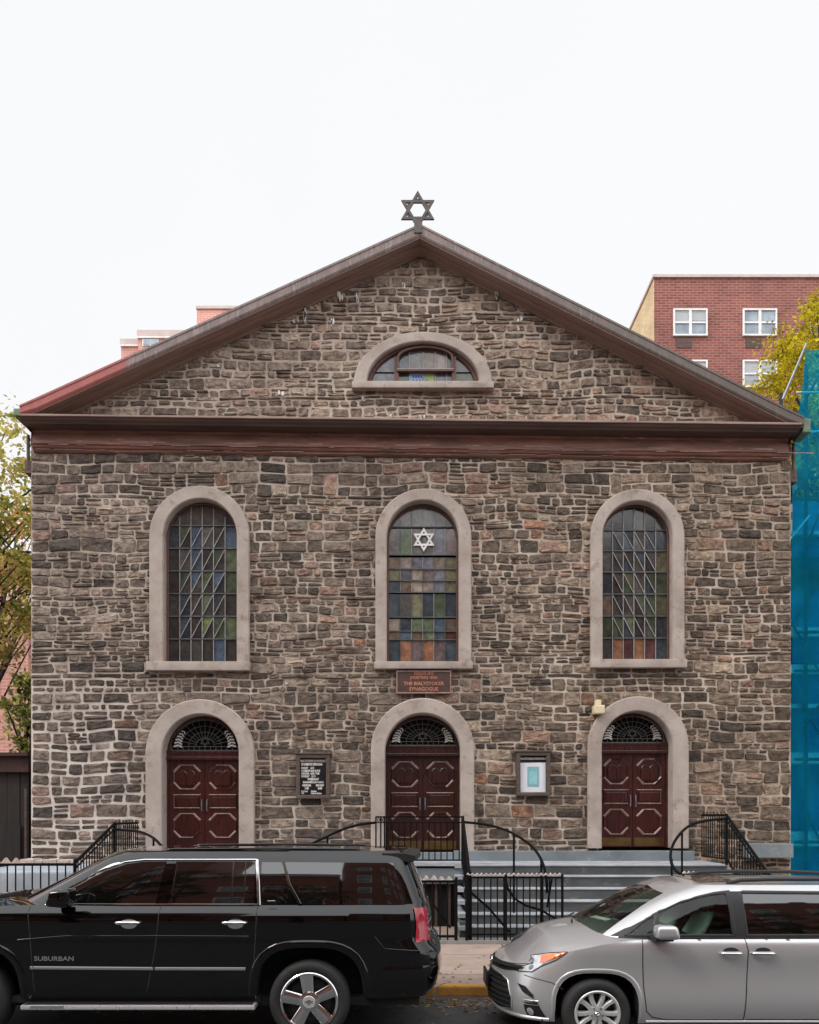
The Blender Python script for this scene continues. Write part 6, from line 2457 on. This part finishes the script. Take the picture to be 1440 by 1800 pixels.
# b-pillar
patch(ds, vg, S(vg, [(3.165, 1.07), (3.295, 1.07), (3.29, 1.505), (3.16, 1.505)], True), step=.05, off=.003)
patch(ds, vg, S(vg, [(1.99, 1.068), (2.12, 1.068), (2.30, 1.20), (2.50, 1.315), (2.45, 1.30), (2.22, 1.18)], True), step=.04, off=.002)
ribbon(ds, vg, S(vg, [(2.40, 1.07), (2.45, 1.29)]), .03, .0, thick=.004)
ds.build_split('window_surround', M['plastic'], van, smooth=40)
wt = MB()
ribbon(wt, vg, S(vg, [(2.06, 1.062), (3.2, 1.066), (4.9, 1.072)]), .018, .007, thick=.006)
wt.build_split('window_trim', M['plastic'], van)
# windscreen base, wipers
wp = MB()
ribbon(wp, vg, [(0, 1.0), (vg.ay(-.70, 1.04), 1.03)], .05, .002, thick=.003)
wp.build('cowl', M['plastic'], van)
wi = MB()
for y0, y1 in ((-.52, .05), (.1, .6)):
    P = [vg.p(vg.ay(-abs(y), .0 + 1.06), 1.03 + .02 * k, .02) for k, y in enumerate(np.linspace(y0, y1, 5))]
    wi.tube([(p.x, math.copysign(abs(p.y), y), p.z) for p, y in zip(P, np.linspace(y0, y1, 5))], .01, 6)
wi.build_split('wiper', M['plastic'], van)
# seams
sm = MB()
ribbon(sm, vl, S(vl, [(2.265, 1.05), (2.26, .9), (2.27, .6), (2.30, .36), (2.36, .30)]) + S(vl, [(2.5, .272), (3.25, .272)]), .010, .001, thick=.0015)
ribbon(sm, vl, S(vl, [(3.265, 1.06), (3.285, .95), (3.27, .6), (3.25, .275)]), .010, .001, thick=.0015)
ribbon(sm, vl, S(vl, [(3.27, .275), (4.38, .275), (4.42, .6), (4.44, 1.06)]), .010, .001, thick=.0015)
ribbon(sm, vl, S(vl, [(4.3, .90), (5.5, .91)]), .016, .001, thick=.0015)
ribbon(sm, vl, [(vl.ax(1.15, .68), .665), (vl.ax(1.4, .62), .62), (vl.ax(1.50, .56), .56)], .008, .001, thick=.001)
ribbon(sm, vl, [(a, z - .004) for a, z in reversed(vtop) if vl.p(a, z).x < 1.5][::2], .008, .001, thick=.001)
sm.build('panel_seam', M['plastic'], van)
ss = MB()
ribbon(ss, vl, S(vl, [(2.3, .25), (4.3, .25)]), .03, .0, thick=.012)
ss.build_split('sill_trim', M['silver_paint'], van, smooth=True)
for xa, xb in ((3.01, 3.225), (3.31, 3.545)):
    h = handle(vl, van, xa, xb, .925, M['chrome'], M['silver_paint'], dr=.02)
    b = MB()
    el = [(vl.ax((xa + xb) / 2 + .075 * math.cos(t), .94), .945 + .035 * math.sin(t)) for t in np.linspace(0, math.pi, 12)]
    patch(b, vl, el, step=.03, off=.004, mirror=False)
    b.build('handle_recess', M['plastic'], h)
# mirror
bm = bmesh.new()
bmesh.ops.create_cube(bm, size=1)
for v in bm.verts:
    v.co = Vector((2.462 + v.co.x * (.235 if v.co.z < 0 else .20) + (.0 if v.co.z < 0 else -.012), -1.02 + v.co.y * .18, 1.145 + v.co.z * .135))
bmesh.ops.bevel(bm, geom=list(bm.edges), offset=.048, segments=4, affect='EDGES', profile=.55)
mo = MB().bm(bm).build('mirror', M['silver_paint'], van, smooth=True)
MB().bbox(2.34, 2.52, -1.06, -.86, 1.06, 1.082, .008).build('mirror_arm', M['plastic'], mo)
# lamps, grille, plate
hl = MB()
Yf, Xs = (lambda y, z: vl.ay(y, z)), (lambda x, z: vl.ax(x, z))
lamp = [(Yf(-.60, .70), .690), (Yf(-.72, .71), .705), (Xs(1.30, .77), .765), (Xs(1.45, .84), .845), (Xs(1.56, .93), .925), (Xs(1.40, .90), .900), (Xs(1.22, .84), .850), (Yf(-.70, .79), .785), (Yf(-.62, .74), .745)]
patch(hl, vl, lamp, step=.03, off=.006)
ho = hl.build_split('headlamp', M['lamp_clear'], van, smooth=True, fix=False)[0]
am = MB()
patch(am, vl, [(Xs(1.31, .81), .795), (Xs(1.45, .86), .857), (Xs(1.545, .92), .921), (Xs(1.40, .89), .893), (Xs(1.31, .86), .868)], step=.03, off=.009)
am.build_split('indicator_lens', M['lamp_amber'], ho, smooth=True, fix=False)
bu = MB()
for (yy, xx, z, r_) in ((-.70, None, .748, .024), (None, 1.22, .80, .028)):
    a = Yf(yy, z) if yy else Xs(xx, z)
    c = vl.p(a, z, .010)
    el = [(a + r_ * math.cos(t), z + r_ * math.sin(t)) for t in np.linspace(0, 2 * math.pi, 18)[:-1]]
    patch(bu, vl, el, step=.02, off=.010)
bu.build_split('projector_lens', M['lamp_inner'], ho, smooth=True, fix=False)
hr = MB()
q = lamp + [lamp[0]]
ribbon(hr, vl, q, .010, .006, thick=.003)
hr.build_split('lamp_rim', M['plastic'], ho)
ug = MB()
patch(ug, vl, [(0, .655), (Yf(-.42, .67), .668), (Yf(-.66, .70), .70), (Yf(-.655, .74), .755), (Yf(-.55, .74), .745), (0, .728)], step=.04, off=.003)
ugo = ug.build('upper_grille', M['black'], van, smooth=True, fix=False)
ub_ = MB()
ribbon(ub_, vl, [(0, .692), (Yf(-.46, .70), .70), (Yf(-.64, .73), .728)], .022, .008, thick=.01)
ub_.build('grille_bar', M['chrome_dark'], ugo)
lg = MB()
lgp = [(0, .275), (Yf(-.40, .275), .275), (Yf(-.57, .31), .31), (Yf(-.585, .42), .42), (Yf(-.50, .58), .58), (Yf(-.34, .625), .625), (0, .63)]
patch(lg, vl, lgp, step=.04, off=.003)
lgo = lg.build('lower_grille', M['black'], van, smooth=True, fix=False)
gb_ = MB()
for z in (.32, .37, .42, .47, .52, .57, .605):
    ye = float(np.interp(z, [.275, .31, .42, .58, .62], [-.40, -.56, -.575, -.49, -.36]))
    ribbon(gb_, vl, [(0, z), (Yf(ye, z), z)], .022, .006, thick=.012)
gb_.build('grille_bar', M['plastic'], lgo)
gc = MB()
ribbon(gc, vl, lgp[1:], .016, .004, thick=.006)
gc.build('grille_rim', M['silver_paint'], lgo, smooth=True)
pl_ = MB()
c = vl.p(0, .52)
pl_.bbox(c.x - .055, c.x - .03, -.17, .17, .43, .60, .01)
pl_.box(c.x - .04, c.x + .02, -.1, .1, .47, .56)
pl_.build('licence_plate', M['plastic'], van)
em = MB()
c = vl.p(0, .70)
em.tube([(c.x - .02, .075 * math.cos(a), c.z + .05 * math.sin(a)) for a in np.linspace(0, 2 * math.pi, 24)], .008, 6)
em.tube([(c.x - .022, .03 * math.cos(a), c.z + .048 * math.sin(a)) for a in np.linspace(0, 2 * math.pi, 20)], .007, 6)
em.build('emblem', M['chrome'], van, smooth=True)
fg = MB()
patch(fg, vl, [(Yf(-.625, .57), .575), (Yf(-.69, .5), .50), (Yf(-.765, .45), .445), (Yf(-.76, .48), .485), (Yf(-.70, .55), .56)], step=.03, off=.003)
patch(fg, vl, [(Yf(-.695, .40), .40), (Yf(-.78, .41), .415), (Yf(-.80, .25), .245), (Yf(-.70, .25), .245)], step=.03, off=.003)
fo = fg.build('fog_lamp_recess', M['black'], van, smooth=True, fix=False)
fl = MB()
a, z = Yf(-.735, .32), .32
el = [(a + .036 * math.cos(t), z + .036 * math.sin(t)) for t in np.linspace(0, 2 * math.pi, 18)[:-1]]
patch(fl, vl, el, step=.02, off=.012)
fl.build_split('fog_lamp', M['lamp_clear'], fo, smooth=True, fix=False)
fb_ = MB()
for z in (.425, .385, .26): ribbon(fb_, vl, [(Yf(-.70, z), z), (Yf(-.785, z), z + .003)], .012, .006, thick=.006)
fb_.build('recess_bar', M['chrome'], fo)
lip = MB()
ribbon(lip, vl, [(0, .25), (Yf(-.5, .25), .25), (Xs(1.15, .25), .25), (Xs(1.38, .25), .25)], .04, .004, thick=.018)
lip.build('front_lip', M['silver_paint'], van, smooth=True)
fl = MB()
for cx in (1.826, 4.75):
    pts = [(vl.ax(x, z), z) for x, z in arch_pts(cx, .33, .425, .27)]
    ribbon(fl, vl, pts, .035, .0, thick=.005)
fl.build_split('arch_flare', M['silver_paint'], van, smooth=True)
MB().box(1.3, 5.4, -.80, .80, .2, .26).box(1.45, 5.2, -.60, .60, .27, .86).build('underbody', M['black'], van)
for (x, y) in ((1.826, -.905), (4.75, -.905), (1.826, .905), (4.75, .905)):
    wheel(van, x, y, .335, .335, .222, .22, 'ten')
# inside: dashboard, seats, steering wheel
db = MB()
rows = []
for y in np.linspace(-.78, .78, 9):
    k = abs(y) / .78
    rows.append([(1.75 + .25 * k * k, y, 1.02), (2.0 + .1 * k * k, y, 1.055), (2.28, y, 1.085), (2.42, y, 1.06), (2.45, y, .98)])
db.sweep(None, rows)
db.build('dashboard', M['dash'], van, smooth=True)


def seat(x, y):
    b = MB()
    rows = []
    for z, w, dx in ((.95, .25, -.10), (1.06, .245, -.04), (1.16, .225, .02), (1.24, .18, .06), (1.275, .11, .08)):
        rows.append([(x + dx + .10 * math.cos(t) * .8, y + w * math.sin(t) * (1 if abs(math.sin(t)) < .8 else .96), z) for t in np.linspace(0, 2 * math.pi, 17)])
    b.sweep(None, rows)
    b.add(rows[-1][:-1], [tuple(range(16))])
    s = b.build('seat', M['seat'], van, smooth=True)
    h = MB().bbox(x + .03, x + .14, y - .12, y + .12, 1.31, 1.44, .035)
    hh = h.build('headrest', M['seat'], s, smooth=True)
    MB().tube([(x + .09, y - .05, 1.26), (x + .09, y - .05, 1.33)], .008, 6).tube([(x + .09, y + .05, 1.26), (x + .09, y + .05, 1.33)], .008, 6).build('headrest_post', M['steel'], s)


seat(2.98, -.40); seat(2.98, .40)
for ch in van.children: ch.matrix_parent_inverse = Matrix.Translation((3.2, 0, 0)).inverted()
# papers on the dashboard
for (x, y, s, a, lab, mname) in ((2.02, .12, .13, .3, 'white paper sheet on the minivan dashboard', 'paper'), (2.16, -.34, .11, -.2, 'pale green leaflet on the minivan dashboard near its side window', 'paper')):
    q = MB()
    ca, sa_ = math.cos(a), math.sin(a)
    z = 1.085
    q.add([(x + VYd[0] * ca - VYd[1] * sa_, VY + y + VYd[0] * sa_ + VYd[1] * ca, z + (.05 if VYd[0] > 0 else 0)) for VYd in ((-s, -s * 1.3), (s, -s * 1.3), (s, s * 1.3), (-s, s * 1.3))], [(0, 1, 2, 3)])
    m = M['paper'] if y > 0 else pm('green_leaflet', lin(150, 214, 190), lin(126, 196, 170), 9, .6)
    ob = q.build('paper_sheet', m, None, loc=(x, VY + y, z))
    tag(ob, lab, 'paper')
# ------------------------------------------------------------------ camera, sky, sun
cam = bpy.data.cameras.new('camera')
cam.sensor_fit = 'VERTICAL'
cam.sensor_height = 36.0
cam.lens = F / 1800.0 * 36.0
cam.shift_y = (HOR - 900.0) / 1800.0
cam.clip_start, cam.clip_end = .1, 1500
co = bpy.data.objects.new('camera', cam)
COL.objects.link(co)
co.location = (0, 0, EYE)
co.rotation_euler = (math.radians(90), 0, 0)
scene.camera = co

SUN_EL, SUN_AZ = 48.0, -62.0        # sun over the viewer's left shoulder, behind thin cloud
w = bpy.data.worlds.new('World')
scene.world = w
w.use_nodes = True
nt = w.node_tree
nt.nodes.clear()
out = nt.nodes.new('ShaderNodeOutputWorld')
bg = nt.nodes.new('ShaderNodeBackground')
sky = nt.nodes.new('ShaderNodeTexSky')
sky.sky_type = 'NISHITA'
sky.sun_disc = False
sky.sun_elevation = math.radians(SUN_EL)
sky.sun_rotation = math.radians(180 + SUN_AZ)
sky.dust_density = 4.0
sky.air_density = 1.0
hs = nt.nodes.new('ShaderNodeHueSaturation')
hs.inputs['Saturation'].default_value = .12
nt.links.new(sky.outputs[0], hs.inputs['Color'])
# thin white overcast in front of the blue sky, slightly uneven
tc = nt.nodes.new('ShaderNodeTexCoord')
nz = nt.nodes.new('ShaderNodeTexNoise'); nz.inputs['Scale'].default_value = 1.6; nz.inputs['Detail'].default_value = 5
nt.links.new(tc.outputs['Generated'], nz.inputs['Vector'])
# the cloud is thinner toward the sun side (behind the viewer and overhead) and greyer on the far side
dp = nt.nodes.new('ShaderNodeVectorMath'); dp.operation = 'DOT_PRODUCT'; dp.inputs[1].default_value = (-.12, -.75, .5)
nt.links.new(tc.outputs['Generated'], dp.inputs[0])
mr = nt.nodes.new('ShaderNodeMapRange'); mr.interpolation_type = 'SMOOTHSTEP'
mr.inputs[1].default_value, mr.inputs[2].default_value, mr.inputs[3].default_value, mr.inputs[4].default_value = -.1, .75, 10.3, 25.0
nt.links.new(dp.outputs['Value'], mr.inputs[0])
rp = nt.nodes.new('ShaderNodeValToRGB')
rp.color_ramp.elements[0].position, rp.color_ramp.elements[0].color = .3, (.955, .965, .985, 1)
rp.color_ramp.elements[1].position, rp.color_ramp.elements[1].color = .7, (.985, .995, 1.02, 1)
nt.links.new(nz.outputs['Fac'], rp.inputs['Fac'])
ml = nt.nodes.new('ShaderNodeVectorMath'); ml.operation = 'SCALE'
nt.links.new(rp.outputs[0], ml.inputs[0]); nt.links.new(mr.outputs[0], ml.inputs['Scale'])
mx = nt.nodes.new('ShaderNodeMix'); mx.data_type = 'RGBA'; mx.inputs[0].default_value = .93
nt.links.new(hs.outputs[0], mx.inputs[6]); nt.links.new(ml.outputs[0], mx.inputs[7])
nt.links.new(mx.outputs[2], bg.inputs['Color'])
bg.inputs['Strength'].default_value = .1
nt.links.new(bg.outputs[0], out.inputs['Surface'])

sl = bpy.data.lights.new('sun', 'SUN')
sl.energy = 1.5
sl.angle = math.radians(14)
sl.color = (1.0, .95, .88)
so = bpy.data.objects.new('sun', sl)
COL.objects.link(so)
az, el = math.radians(SUN_AZ), math.radians(SUN_EL)
# direction towards the sun: left of and slightly in front of the facade
dirv = Vector((math.sin(az) * math.cos(el), -math.cos(az) * math.cos(el), math.sin(el)))
so.rotation_euler = dirv.to_track_quat('Z', 'Y').to_euler()
so.location = dirv * 60

scene.view_settings.view_transform = 'Standard'
scene.view_settings.look = 'None'
scene.view_settings.exposure = 0
scene.view_settings.gamma = 1
scene.render.engine = 'CYCLES'
scene.cycles.max_bounces = 7
scene.cycles.diffuse_bounces = 3
scene.cycles.glossy_bounces = 4
scene.cycles.transmission_bounces = 4
scene.cycles.transparent_max_bounces = 10
scene.cycles.caustics_reflective = False
scene.cycles.caustics_refractive = False
